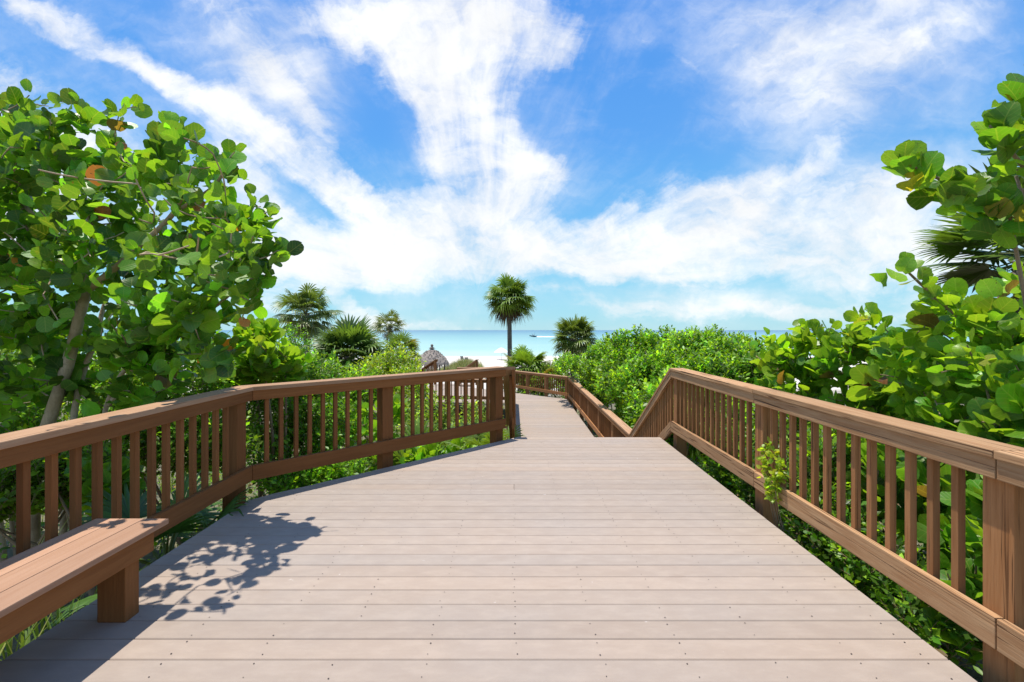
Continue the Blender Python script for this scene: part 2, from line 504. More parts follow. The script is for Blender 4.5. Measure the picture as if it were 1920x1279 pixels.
def build_sea():
    ys = np.concatenate([np.linspace(92, 160, 60), np.array([180, 210, 250, 300, 380, 500, 700, 1000, 1500, 2500, 4500, 9000, 20000, 45000])])
    xs = np.concatenate([-np.array([45000, 20000, 8000, 3000, 1200, 500, 250])[:], np.linspace(-140, 140, 57), np.array([250, 500, 1200, 3000, 8000, 20000, 45000])])
    V = []; F = []
    for y in ys:
        for x in xs:
            z = -4.3 + (.05 * math.sin(y * .55 + 1.2 * math.sin(x * .05)) if y < 160 and abs(x) < 141 else 0)
            V.append((x, y, z))
    nx = len(xs)
    for j in range(len(ys) - 1):
        for i in range(nx - 1):
            F.append((j * nx + i, j * nx + i + 1, (j + 1) * nx + i + 1, (j + 1) * nx + i))
    m, nt, b = material('turquoise_sea')
    tc = nt.new('ShaderNodeTexCoord'); p = tc.outputs['Object']
    sep = nt.new('ShaderNodeSeparateXYZ'); nt.put(sep.inputs[0], p)
    y = sep.outputs[1]
    ly = nt.math('LOGARITHM', nt.math('MAXIMUM', y, 50.0), 10.0)
    nz = nt.noise(nt.mapping(p, scale=(.004, .012, .01)), 1.0, 4, .6)
    t = nt.math('ADD', nt.sstep(ly, 1.98, 3.9), nt.math('MULTIPLY', nt.math('SUBTRACT', nz, .5), .16))
    c = nt.ramp(t, [(0.0, (.36, .50, .45)), (.03, (.27, .455, .43)), (.10, (.205, .395, .39)), (.22, (.150, .335, .355)), (.42, (.10, .26, .32)), (.7, (.05, .185, .28)), (1, (.045, .15, .25))])
    sw = nt.noise(nt.mapping(p, scale=(.05, .35, 1)), 1.0, 4, .6)
    c = nt.mix(nt.math('MULTIPLY', nt.sstep(sw, .45, .72), .22), c, (.17, .44, .45))
    foam = nt.noise(nt.mapping(p, scale=(.06, .5, 1)), 1.0, 5, .65)
    edge = nt.math('MULTIPLY', nt.sstep(nt.math('ADD', y, nt.math('MULTIPLY', foam, 9)), 108.5, 105, 0, 1), .8)
    c = nt.mix(edge, c, (.66, .70, .69))
    nt.put(b.inputs['Base Color'], c)
    b.inputs['Roughness'].default_value = .32
    b.inputs['Specular IOR Level'].default_value = .12
    wv = nt.noise(nt.mapping(p, scale=(.25, .9, 1)), 1.0, 4, .6)
    nt.put(b.inputs['Normal'], nt.bump(wv, .5, .25))
    mb = MB(); mb.add(V, F)
    o = mb.build('sea', m); tag(o, kind='structure')

# deck outline ---------------------------------------------------------------
LX = -2.385                         # left edge of the upper deck
C1 = (-2.41, 4.225); C2 = (-.085, 6.49)   # bend and end of the left railing
def right_edge(y): return 2.045 + .019 * (y - 2)
def left_edge(y):
    # diagonal edge, a hand's breadth inside the railing
    x0, y0, x1, y1 = -2.385, 4.165, .0, 6.49
    if y <= y0: return LX
    return x0 + (x1 - x0) * (y - y0) / (y1 - y0)

def board(mb, x0a, x0b, x1a, x1b, y0, y1, ztop, th, tint):
    """one deck board with eased edges; the ends may be cut at an angle (a: near edge, b: far edge)"""
    e = .004
    prof = [(y0, ztop - th), (y0, ztop - e), (y0 + e, ztop), (y1 - e, ztop), (y1, ztop - e), (y1, ztop - th)]
    vs = []
    for q in (0, 1):
        for (y, z) in prof:
            k = (y - y0) / (y1 - y0)
            x = (x0a + (x0b - x0a) * k) if q == 0 else (x1a + (x1b - x1a) * k)
            vs.append((x, y, z))
    fs = [(0, 1, 2, 3, 4, 5), (11, 10, 9, 8, 7, 6)]
    for i in range(6):
        j = (i + 1) % 6
        fs.append((i, i + 6, j + 6, j))
    mb.add(vs, fs, tint)

def screw(mb, x, y, z):
    r = random.uniform(.0024, .0042); n = 8
    vs = [(x + r * math.cos(2 * math.pi * k / n), y + r * math.sin(2 * math.pi * k / n), z + .0012) for k in range(n)]
    mb.add(vs, [tuple(range(n))], mi=1)

def tone():
    k = random.gauss(1, .035); w = random.gauss(0, .012)
    return (k * (1 + w), k, k * (1 - w))

def build_upper_deck():
    mb = MB()
    pitch, gap = .1428, .0036
    y = 6.56 - .001
    joists = [-2.0, -1.62, -1.2, -.82, -.4, .02, .42, .82, 1.22, 1.62, 1.94]
    i = 0
    while y > -3.0:
        y1, y0 = y, y - pitch + gap
        xl0, xl1 = left_edge(y0), left_edge(y1)
        xr0, xr1 = right_edge(y0), right_edge(y1)
        th = .028
        if i == 0:
            board(mb, xl0, xl1, xr0, xr1, y0, y1, .0, th, (1.08, 1.06, 1.02))
        elif random.random() > .04 or xl1 > -.9:
            board(mb, xl0, xl1, xr0, xr1, y0, y1, random.gauss(0, .0006), th, tone())
        else:
            jx = random.choice([.02, .42, 1.22, -1.2, -.82])
            if jx < xl1 + .3: jx = .02
            board(mb, xl0, xl1, jx - .0015, jx - .0015, y0, y1, random.gauss(0, .0006), th, tone())
            board(mb, jx + .0015, jx + .0015, xr0, xr1, y0, y1, random.gauss(0, .0006), th, tone())
        for jx in joists:
            if xl1 + .06 < jx < xr0 - .03 and random.random() < .75:
                screw(mb, jx + random.gauss(0, .006), y0 + .028 + random.gauss(0, .004), .0016)
                screw(mb, jx + random.gauss(0, .006), y1 - .028 + random.gauss(0, .004), .0016)
        y -= pitch; i += 1
    o = mb.build('upper_deck', [M['deck'], M['screw']], smooth=False); tag(o, kind='structure')
    # frame under the boards
    fb = MB()
    for jx in joists:
        ymax = 6.4 if jx > -.1 else 4.1 + (jx + 2.385) * .97
        fb.box((jx - .02, -2.9, -.22), (jx + .02, ymax, -.034))
    # rim joists along the edges
    def rim(x0, y0, x1, y1, w=.04, top=-.030, bot=-.25):
        d = Vector((x1 - x0, y1 - y0, 0)); n = Vector((-d.y, d.x, 0)).normalized() * w
        v = [(x0, y0, bot), (x1, y1, bot), (x1 + n.x, y1 + n.y, bot), (x0 + n.x, y0 + n.y, bot),
             (x0, y0, top), (x1, y1, top), (x1 + n.x, y1 + n.y, top), (x0 + n.x, y0 + n.y, top)]
        fb.add(v, [(0, 3, 2, 1), (4, 5, 6, 7), (0, 1, 5, 4), (1, 2, 6, 5), (2, 3, 7, 6), (3, 0, 4, 7)])
    rim(LX + .006, -2.9, LX + .006, 4.16, -.035)
    rim(LX + .01, 4.17, -.01, 6.48, -.035)
    rim(2.04 - .10, -2.9, 2.04 + .085, 6.5, .035)
    rim(.0, 6.545, 2.12, 6.545, -.035, -.030, -.2)
    for (x, y) in ((-2.2, 1), (-2.2, 3.6), (-1, 5.2), (.2, 6.2), (1.9, 6.2), (1.9, 3.9), (1.9, 1.5), (0, 3.5)):
        fb.box((x - .08, y - .08, -2.3), (x + .08, y + .08, -.24))
    f = fb.build('deck_frame', M['joist'], smooth=False); tag(f, kind='structure')

STEP_N, STEP_RUN = 9, .285
LOWZ = -1.58
def build_stairs():
    mb = MB()
    rise = -LOWZ / STEP_N
    for i in range(1, STEP_N):
        z = -rise * i; y0 = 6.57 + STEP_RUN * (i - 1)
        for q in range(2):
            board(mb, .03, .03, 2.16, 2.16, y0 + q * .143, y0 + q * .143 + .138, z, .028, tone())
        mb.box((.04, y0 + .286 - .03, z - rise + .002), (2.15, y0 + .286 - .012, z - .03), (.85, .8, .78))
    mb.box((.04, 6.562, -rise + .002), (2.15, 6.578, -.032), (.85, .8, .78))
    o = mb.build('stairs', M['deck'], smooth=False); tag(o, kind='structure')
    fb = MB()
    yend = 6.57 + STEP_RUN * (STEP_N - 1)
    for x in (.0, 2.15):
        v = []
        for xx in (x, x + .035):
            v += [(xx, 6.57, -.06), (xx, yend + .25, LOWZ + .12), (xx, yend + .25, LOWZ - .12), (xx, 6.57, -.42)]
        fb.add(v, [(0, 1, 2, 3), (7, 6, 5, 4), (0, 4, 5, 1), (1, 5, 6, 2), (2, 6, 7, 3), (3, 7, 4, 0)])
    f = fb.build('stair_stringers', M['stain'], smooth=False); tag(f, kind='structure')

def build_lower_walk():
    mb = MB(); pitch = .143
    y = 8.86
    def lx(y): return .05 + .002 * (y - 9)
    def rx(y): return 2.36 + .010 * (y - 9)
    def yfar(x): return 22.6 - .86 * (x - .15)
    while y < 22.9:
        y1 = y + pitch - .005
        x0, x1 = lx(y), rx(y)
        if y > 19.5: x0 = -3.6          # the walk turns left here
        xmax = min(x1, .15 + (22.6 - y1) / .86)
        if xmax > x0 + .05:
            board(mb, x0, x0, min(x1, .15 + (22.6 - y) / .86), xmax, y, y1, LOWZ + random.gauss(0, .0006), .028, tone())
        y += pitch
    # landing reaching left toward the beach steps
    y = 20.0
    while y < 25.6:
        x1 = -3.62
        board(mb, -6.4, -6.4, x1, x1, y, y + pitch - .005, LOWZ, .028, tone()); y += pitch
    y = 22.95
    while y < 25.6:
        x1 = min(-.35, .15 + (22.6 - y) / .86)
        board(mb, -3.6, -3.6, x1, x1, y, y + pitch - .005, LOWZ, .028, tone()); y += pitch
    o = mb.build('lower_walkway', M['deck'], smooth=False); tag(o, kind='structure')
    fb = MB()
    for x in (.1, 1.2, 2.3):
        fb.box((x - .02, 8.9, LOWZ - .24), (x + .02, 19.8, LOWZ - .034))
    fb.box((2.33, 9, LOWZ - .26), (2.365, 20.4, LOWZ - .03)); fb.box((.02, 9, LOWZ - .26), (.055, 19.4, LOWZ - .03))
    for (x, y) in ((.2, 10), (2.2, 10), (.2, 14), (2.2, 14), (.2, 18), (2.2, 18), (-3, 22), (-6, 22), (-6, 25), (-3, 25)):
        fb.box((x - .08, y - .08, LOWZ - 1.6), (x + .08, y + .08, LOWZ - .25))
    f = fb.build('walkway_frame', M['joist'], smooth=False); tag(f, kind='structure')

build_ground(); build_sea(); build_upper_deck(); build_stairs(); build_lower_walk()

# ------------------------------------------------------------------ railings
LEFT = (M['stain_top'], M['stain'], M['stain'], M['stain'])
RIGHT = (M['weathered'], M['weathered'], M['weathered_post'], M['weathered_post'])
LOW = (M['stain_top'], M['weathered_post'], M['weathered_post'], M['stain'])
def rx(y): return 2.115 + .019 * (y - 2)

# angle between the left straight run and the diagonal run: 45 deg -> mitre half angle
ang = math.atan2(C2[1] - C1[1], C2[0] - C1[0])       # of the diagonal
half = (math.pi / 2 - ang) / 2
tm = math.tan(half)
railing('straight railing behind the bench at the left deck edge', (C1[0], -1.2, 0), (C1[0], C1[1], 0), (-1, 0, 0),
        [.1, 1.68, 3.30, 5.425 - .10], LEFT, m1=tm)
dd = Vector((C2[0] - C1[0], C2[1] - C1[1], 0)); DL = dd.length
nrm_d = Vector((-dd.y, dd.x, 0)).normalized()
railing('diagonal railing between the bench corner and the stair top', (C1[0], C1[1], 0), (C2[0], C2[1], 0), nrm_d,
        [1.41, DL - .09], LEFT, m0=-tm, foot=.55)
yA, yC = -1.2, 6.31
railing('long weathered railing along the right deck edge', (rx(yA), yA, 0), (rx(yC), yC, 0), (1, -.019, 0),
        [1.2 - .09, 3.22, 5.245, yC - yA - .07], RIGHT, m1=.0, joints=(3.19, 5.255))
sl_end = 9.2
railing('steep stair railing descending on the right of the steps', (rx(yC), yC + .005, 0), (2.38, sl_end, LOWZ), (1, -.03, 0),
        [2.8], RIGHT, ext0=.0, foot=.35)
railing('steep stair railing descending beside the end of the diagonal railing', (.035, C2[1] + .06, 0), (.07, sl_end, LOWZ), (-1, .01, 0),
        [2.62], LEFT, foot=.35)
railing('level railing on the right side of the lower walkway', (2.38, sl_end + .02, LOWZ), (2.51, 20.45, LOWZ), (1, -.012, 0),
        [1.9, 3.8, 5.7, 7.6, 9.5, 11.15], LOW)
railing('level railing on the left side of the lower walkway', (.07, sl_end + .02, LOWZ), (.1, 19.25, LOWZ), (-1, .003, 0),
        [1.9, 3.8, 5.7, 7.6, 9.9], LOW)
railing('far railing across the end of the lower walkway', (2.50, 20.52, LOWZ), (-.28, 24.1, LOWZ), (.79, .61, 0),
        [.15, 1.55, 2.95, 4.4], LOW)
railing('back railing of the beach landing seen over the diagonal railing', (-.30, 25.6, LOWZ), (-3.1, 25.6, LOWZ), (0, 1, 0),
        [.1, 1.4, 2.7], LOW)
railing('short near railing of the beach landing behind the diagonal railing', (.06, 19.35, LOWZ), (-4.2, 19.95, LOWZ), (-.14, -1, 0),
        [.1, 1.5, 2.9, 4.15], LOW)
railing('left beach stair railing seen left of the thatched hut base', (-4.55, 27.9, LOWZ + .32), (-6.6, 31.0, LOWZ - .9), (-.83, -.55, 0), [.15, 1.8, 3.5], LOW)
railing('right beach stair railing tip showing above the diagonal railing', (-2.2, 27.9, LOWZ + .30), (-3.9, 31.0, LOWZ - .9), (.87, .48, 0), [.15, 1.8, 3.4], LOW)

# beach steps between those two railings
mb = MB()
for i in range(8):
    k = i / 7
    cx, cy, cz = -3.3 - 1.75 * k, 26.0 + 5.0 * k, LOWZ - 1.0 * k
    mb.box((cx - 1.1, cy - .18, cz - .04), (cx + 1.1, cy + .55, cz), (1, 1, 1))
o = mb.build('beach_steps', M['deck'], smooth=False); tag(o, kind='structure')

# ------------------------------------------------------------------ bench
def build_bench():
    root = thing('bench', (-2.17, 1.6, 0), 'low brown painted plank bench fixed against the left railing', 'bench')
    y0, y1 = .35, 2.61
    seat_z = .465
    def bar(name, org, L, W, H, mat, xd=(0, 1, 0), yd=(1, 0, 0), bev=.005):
        return place_bar(name, bar_mesh(name, L, W, H, mat, bev), org, xd, yd, root)
    # three seat planks running along the bench
    bar('seat_plank', (-2.385, y0, seat_z), y1 - y0, .137, .030, M['seat_board'])
    bar('seat_plank', (-2.245, y0, seat_z + .0005), y1 - y0, .137, .030, M['seat_board'])
    bar('seat_plank', (-2.105, y0, seat_z), y1 - y0, .137, .030, M['seat_board'])
    bar('apron', (-2.036, y0 + .04, seat_z - .031), y1 - y0 - .11, .038, .118, M['stain'])
    bar('apron', (-2.375, y0 + .04, seat_z - .031), y1 - y0 - .11, .038, .118, M['stain'])
    bar('end_rail', (-2.336, y1 - .108, seat_z - .031), .299, .036, .118, M['stain'], (1, 0, 0), (0, 1, 0))
    for yy in (2.40, .55):
        for (x0, w) in ((-2.19, .150),):
            me = bar_mesh('leg', seat_z - .031, w, .09, M['stain'], .005)
            o = bpy.data.objects.new('leg', me)
            x = Vector((0, 0, 1)); y = Vector((1, 0, 0)); z = x.cross(y)
            mm = Matrix((x, y, z)).transposed().to_4x4()
            mm.translation = Vector((x0, yy, 0.0)) + z * .09 - root.location
            o.matrix_basis = mm; link(o, root)
build_bench()

# ------------------------------------------------------------------ leaf templates
def round_leaf(n=7, fold=.15, curl=.16):
    vs = []; fs = []
    mids = [.07, .20, .36, .52, .68, .84, .97]
    angs = np.linspace(2.78, .10, n)
    for i in range(n):
        x = mids[i]
        vs.append((x, 0, -curl * (x - .5) ** 2 * 1.4))
    for s in (1, -1):
        for i in range(n):
            a = angs[i]
            rr_ = .52 * (1 + .035 * math.sin(a * 4 + s * 1.7) + (.05 if i == 0 else 0)); x = .5 + rr_ * math.cos(a); y = s * rr_ * math.sin(a) * 1.03
            z = fold * abs(y) * 1.2 - curl * (x - .5) ** 2 * 1.6 + .045 * math.sin(a * 4.3 + s * 1.3) * math.sin(a)
            vs.append((x, y, z))
    for i in range(n - 1):
        fs.append((i, i + 1, n + i + 1, n + i))
        fs.append((i + 1, i, 2 * n + i, 2 * n + i + 1))
    # lobes at the stalk and the tip
    vs.append((.0, .0, 0))
    return np.array(vs), fs
ROUND_V, ROUND_F = round_leaf()
def oval_leaf(w=.24):
    vs = [(0, 0, 0), (.33, 0, -.01), (.68, 0, -.03), (1, 0, -.10), (.30, w, .06), (.66, w * .9, .03), (.30, -w, .06), (.66, -w * .9, .03)]
    fs = [(0, 1, 4), (1, 2, 5, 4), (2, 3, 5), (1, 0, 6), (2, 1, 6, 7), (3, 2, 7)]
    return np.array(vs), fs
OVAL_V, OVAL_F = oval_leaf()
LITTLE_V = np.array([(0, 0, 0), (.5, .27, .05), (1, 0, -.06), (.5, -.27, .05), (.5, 0, -.02)]); LITTLE_F = [(0, 4, 1), (4, 2, 1), (0, 3, 4), (3, 2, 4)]

def unit(a): return a / (np.linalg.norm(a, axis=-1, keepdims=True) + 1e-9)
def rdir(n): return unit(rng.normal(size=(n, 3)))

def tints(n, base, var=.22, odd=None, odd_p=0.0, odd2=None, odd2_p=0.0, light=None, light_p=0.0):
    k = np.exp(rng.normal(0, var, (n, 1)))
    t = np.array(base)[None] * k
    t = t * (1 + rng.normal(0, .10, (n, 3)))
    def sub(col, p):
        m = rng.random(n) < p
        t[m] = np.array(col)[None] * np.exp(rng.normal(0, .2, (m.sum(), 1)))
    if light is not None: sub(light, light_p)
    if odd is not None: sub(odd, odd_p)
    if odd2 is not None: sub(odd2, odd2_p)
    return np.clip(t, .003, .9)

def sample_blobs(blobs, n, shell=.55):
    """points in a union of ellipsoids, denser toward each surface. blob=(center, (rx,ry,rz))"""
    vol = np.array([b[1][0] * b[1][1] * b[1][2] for b in blobs]) ** .75
    idx = rng.choice(len(blobs), n, p=vol / vol.sum())
    c = np.array([blobs[i][0] for i in idx]); r = np.array([blobs[i][1] for i in idx])
    dirs = rdir(n)
    rad = rng.random((n, 1)) ** (1 / 3) * (1 - shell) + shell * rng.random((n, 1)) ** .25
    return c + dirs * r * rad, unit(dirs / r)

def grow(skeleton, tips, jitter=.06, r_tip=.004, r_max=.03):
    """join every tip to the nearest bit of an existing skeleton with a curved twig; returns list of (pts, radii)"""
    nodes = np.array([p for p, r in skeleton]); nr = [r for p, r in skeleton]
    tips = np.asarray(tips)
    d0 = np.min(np.linalg.norm(tips[:, None] - nodes[None], axis=2), axis=1)
    out = []; ends = []
    for i in np.argsort(d0):
        t = tips[i]
        d = np.linalg.norm(nodes - t, axis=1)
        # prefer to branch from lower / inner nodes
        cost = d + .35 * np.maximum(0, nodes[:, 2] - t[2] + .05)
        j = int(np.argmin(cost)); p = nodes[j]; L = d[j]
        if L < .02:
            ends.append((i, unit(t - nodes[max(0, j - 1)] + 1e-6))); continue
        n = max(3, min(6, int(L / .18) + 2))
        pts = []
        mid = (p + t) / 2 + np.array((0, 0, -.10 * L)) + rng.normal(0, jitter * L, 3)
        for k in range(n + 1):
            s = k / n
            pts.append((1 - s) ** 2 * p + 2 * s * (1 - s) * mid + s * s * t)
        r0 = min(max(r_tip * 1.4, nr[j] * .65), r_tip + .012 * L + .003, r_max)
        rr = [r0 + (r_tip - r0) * k / n for k in range(n + 1)]
        out.append((pts, rr))
        nodes = np.vstack([nodes, np.array(pts[1:])]); nr += rr[1:]
        ends.append((i, unit(np.array(pts[-1]) - np.array(pts[-2]))))
    dirs = np.zeros_like(tips)
    for i, dv in ends: dirs[i] = dv
    return out, dirs

def foliage_round(mb, tips, dirs, per=(5, 9), size=(.13, .22), spread=.30, base=(.055, .12, .016), var=.28, upbias=.5, **kw):
    """rosettes of round leaves along the last stretch of each twig"""
    P = []; D = []; N = []; S = []
    for t, d in zip(tips, dirs):
        n = rng.integers(per[0], per[1] + 1)
        a = np.cross(d, (0, 0, 1)); a = a / (np.linalg.norm(a) + 1e-6); b = np.cross(d, a)
        ph = rng.random() * 6.28
        for k in range(n):
            s = k / max(1, n - 1)
            an = ph + k * 2.4 + rng.normal(0, .3)
            rad = a * math.cos(an) + b * math.sin(an)
            el = .35 + .75 * s                    # upper leaves lean along the twig
            dl = rad * math.cos(el) + d * math.sin(el) + np.array((0, 0, .25)) + rng.normal(0, .18, 3)
            p = t - d * spread * (1 - s) + rad * .02
            nn = d * .8 + np.array((0, 0, upbias)) + rng.normal(0, .62, 3)
            P.append(p); D.append(dl); N.append(nn)
            S.append(rng.uniform(*size) * (1.0 if s < .75 else .72))
    P = np.array(P); D = unit(np.array(D)); N = np.array(N); S = np.array(S)
    P = P + D * .02
    T = tints(len(P), base, var, **kw)
    mb.leaves(ROUND_V, ROUND_F, P, D, N, S, T, zs=rng.normal(.9, 1.1, len(P)), width=rng.uniform(.80, 1.15, len(P)))

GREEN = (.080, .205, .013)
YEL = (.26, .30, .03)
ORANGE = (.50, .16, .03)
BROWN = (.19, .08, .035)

def px_blob(px, py, Y, r, ry=None, depth=None):
    c = at(px, py, Y); R = r * Y / FPX; Rz = (ry or r) * Y / FPX
    return (c, (R, depth if depth else (R + Rz) / 2, Rz))

# ------------------------------------------------------------------ big sea-grape tree, left
def limb(pts, r0, r1, steps=6):
    """smooth a pixel-free 3-D polyline into a tapering limb"""
    pts = np.array(pts, float); out = []
    n = len(pts)
    for i in range(n - 1):
        p0 = pts[max(i - 1, 0)]; p1 = pts[i]; p2 = pts[i + 1]; p3 = pts[min(i + 2, n - 1)]
        for k in range(steps):
            t = k / steps
            out.append(.5 * ((2 * p1) + (-p0 + p2) * t + (2 * p0 - 5 * p1 + 4 * p2 - p3) * t * t + (-p0 + 3 * p1 - 3 * p2 + p3) * t ** 3))
    out.append(pts[-1])
    m = len(out)
    rad = [r0 + (r1 - r0) * (i / (m - 1)) for i in range(m)]
    return out, rad

def build_tree():
    base = at(62, 900, 4.5); base[2] = ground_z(base[0], base[1]) - .1
    root = thing('seagrape_tree', (base[0], base[1], ground_z(base[0], base[1])),
                 'tall round leaved tree with pale forked trunk leaning over the bench railing', 'tree')
    tb = MB()
    limbs = [
        limb([base, at(62, 900, 4.5), at(92, 790, 4.5), at(128, 680, 4.45), at(150, 590, 4.4), at(163, 545, 4.4)], .066, .040),
        limb([at(163, 545, 4.4), at(205, 512, 4.3), at(262, 462, 4.2), at(325, 400, 4.1), at(350, 340, 4.0)], .036, .016),
        limb([at(163, 545, 4.4), at(160, 480, 4.4), at(168, 420, 4.4), at(150, 340, 4.35)], .036, .016),
        limb([at(160, 500, 4.4), at(118, 455, 4.5), at(60, 400, 4.5), at(0, 340, 4.6)], .03, .014),
        limb([at(262, 462, 4.2), at(340, 450, 4.0), at(420, 400, 3.8)], .024, .012),
        limb([at(325, 400, 4.1), at(400, 350, 3.95), at(430, 300, 3.85)], .018, .010),
        limb([at(150, 590, 4.4), at(60, 560, 4.6), at(-40, 480, 4.8), at(-140, 380, 4.9)], .035, .016),
        limb([base + (.15, .1, 0), at(140, 770, 4.55), at(178, 640, 4.6), at(200, 560, 4.7), at(240, 480, 4.8)], .034, .014),
        limb([base + (.35, .15, 0), at(200, 760, 4.5), at(300, 640, 4.2), at(410, 570, 3.9), at(480, 500, 3.75)], .026, .010),
        limb([base + (-.5, .2, 0), at(-40, 700, 4.8), at(-100, 600, 5.0), at(-180, 500, 5.1)], .045, .02),
        limb([at(205, 760, 4.5), at(250, 690, 4.4), at(330, 620, 4.3)], .022, .01),
    ]
    sk = []
    for p, r in limbs:
        tb.tube(p, r, 9)
        sk += list(zip(p, r))
    circles = [(30, 285, 85), (110, 245, 75), (185, 245, 55), (250, 265, 60), (325, 285, 62), (385, 300, 45), (435, 305, 24),
               (110, 400, 125), (250, 395, 120), (365, 400, 90), (440, 425, 55), (488, 405, 24), (60, 540, 120), (210, 540, 110),
               (340, 530, 105), (430, 520, 60), (505, 500, 24), (300, 640, 90), (420, 610, 55), (380, 680, 60), (250, 700, 70), (120, 720, 60), (20, 740, 70), (470, 560, 40), (60, 660, 80), (180, 660, 70),
               (-90, 330, 130), (-110, 520, 140), (-230, 420, 120)]
    blobs = []
    for (x, y, r) in circles:
        Y = 4.5 - (x - 60) * .0019
        blobs.append(px_blob(x, y, Y, r, depth=min(.85, r * Y / FPX * 1.1)))
    tips, _ = sample_blobs(blobs, 570, .62)
    # open windows in the near side of the crown along the forked trunk, and thin the bough over the boards
    path = [np.array(q, float) for q in ((85, 800), (128, 680), (150, 590), (163, 545), (205, 512), (262, 462), (325, 400))]
    keep = []
    for t in tips:
        q = np.array((960 + FPX * t[0] / t[1], HZ - FPX * (t[2] - CAM_H) / t[1]))
        dmin = 1e9
        for a, b in zip(path[:-1], path[1:]):
            k = np.clip(np.dot(q - a, b - a) / np.dot(b - a, b - a), 0, 1); dmin = min(dmin, np.linalg.norm(q - a - (b - a) * k))
        ok = not (dmin < 34 and t[1] < 4.5)
        if t[0] > -2.75 and t[1] > 3.75 and rng.random() < .6: ok = False
        keep.append(ok)
    tips = tips[np.array(keep)]
    # deliberate sprays that break the outline
    extra = [(110, 190, 4.3), (150, 195, 4.3), (225, 205, 4.2), (320, 220, 4.1), (350, 240, 4.05), (440, 285, 3.85), (420, 320, 3.85), (500, 398, 3.75),
             (480, 370, 3.8), (520, 470, 3.7), (535, 475, 3.7), (500, 515, 3.7), (5, 200, 4.5), (40, 210, 4.5), (470, 565, 3.8), (255, 200, 4.15),
             (470, 470, 3.55), (455, 520, 3.5), (475, 440, 3.5)]
    # overhanging sprays whose broken shade falls on the boards and the bench end
    over = []
    while len(over) < 34:
        x, y, z = rng.uniform(-2.72, -1.85), rng.uniform(2.55, 3.9), rng.uniform(1.85, 2.75)
        if x / y < -.535 and x < -1.72 - .19 * (y - 2.5): over.append((x, y, z))
    tips = np.vstack([tips, np.array([at(*e) for e in extra]), np.array(over) + rng.normal(0, .05, (len(over), 3))])
    tw, dirs = grow(sk, tips, .09, .0045, .022)
    for p, r in tw: tb.tube(p, r, 5, cap=False)
    up = unit(dirs + np.array((.05, 0, .45)))
    fb = MB()
    nb = len(over)
    kw = dict(light=(.155, .32, .018), light_p=.28, odd=ORANGE, odd_p=.008, odd2=BROWN, odd2_p=.010)
    foliage_round(fb, tips[:-nb], up[:-nb], (5, 8), (.09, .18), .28, GREEN, .50, .35, **kw)
    foliage_round(fb, tips[-nb:], up[-nb:], (4, 6), (.075, .14), .42, GREEN, .30, .3, **kw)
    tb.build('trunk', M['bark'], root)
    fb.build('crown', M['leaf_round'], root)

# ------------------------------------------------------------------ sea-grape shrubs
def seagrape_shrub(label, blobs, n, base_xy, size=(.13, .22), base=GREEN, group=None, extra=(), limbs=(), per=(5, 8), cat='shrub', **kw):
    bx, by = base_xy; gz = ground_z(bx, by)
    root = thing('seagrape_shrub', (bx, by, gz), label, cat, group)
    tb = MB(); fb = MB()
    sk = []
    cs = np.array([b[0] for b in blobs])
    b0 = np.array((bx, by, gz - .1))
    for k, c in enumerate(cs):
        st = b0 + np.array((rng.normal(0, .2), rng.normal(0, .2), 0))
        mid = st * .5 + c * .5 + rng.normal(0, .1, 3)
        p, r = limb([st, mid, c], .032, .010, 5)
        tb.tube(p, r, 6); sk += list(zip(p, r))
    for pts in limbs:
        p, r = limb(pts, .022, .008, 5); tb.tube(p, r, 6); sk += list(zip(p, r))
    tips, _ = sample_blobs(blobs, n, .6)
    gzs = np.array([ground_z(t[0], t[1]) for t in tips]); tips[:, 2] = np.maximum(tips[:, 2], gzs + .12)
    if len(extra): tips = np.vstack([tips, np.array(extra)])
    tw, dirs = grow(sk, tips, .09, .005, .018)
    for p, r in tw: tb.tube(p, r, 5, cap=False)
    up = unit(dirs + np.array((0, 0, .55)))
    foliage_round(fb, tips, up, per, size, .24, base, .26, .6, **kw)
    tb.build('stem', M['twig'], root)
    fb.build('foliage', M['leaf_round'], root)
    return root

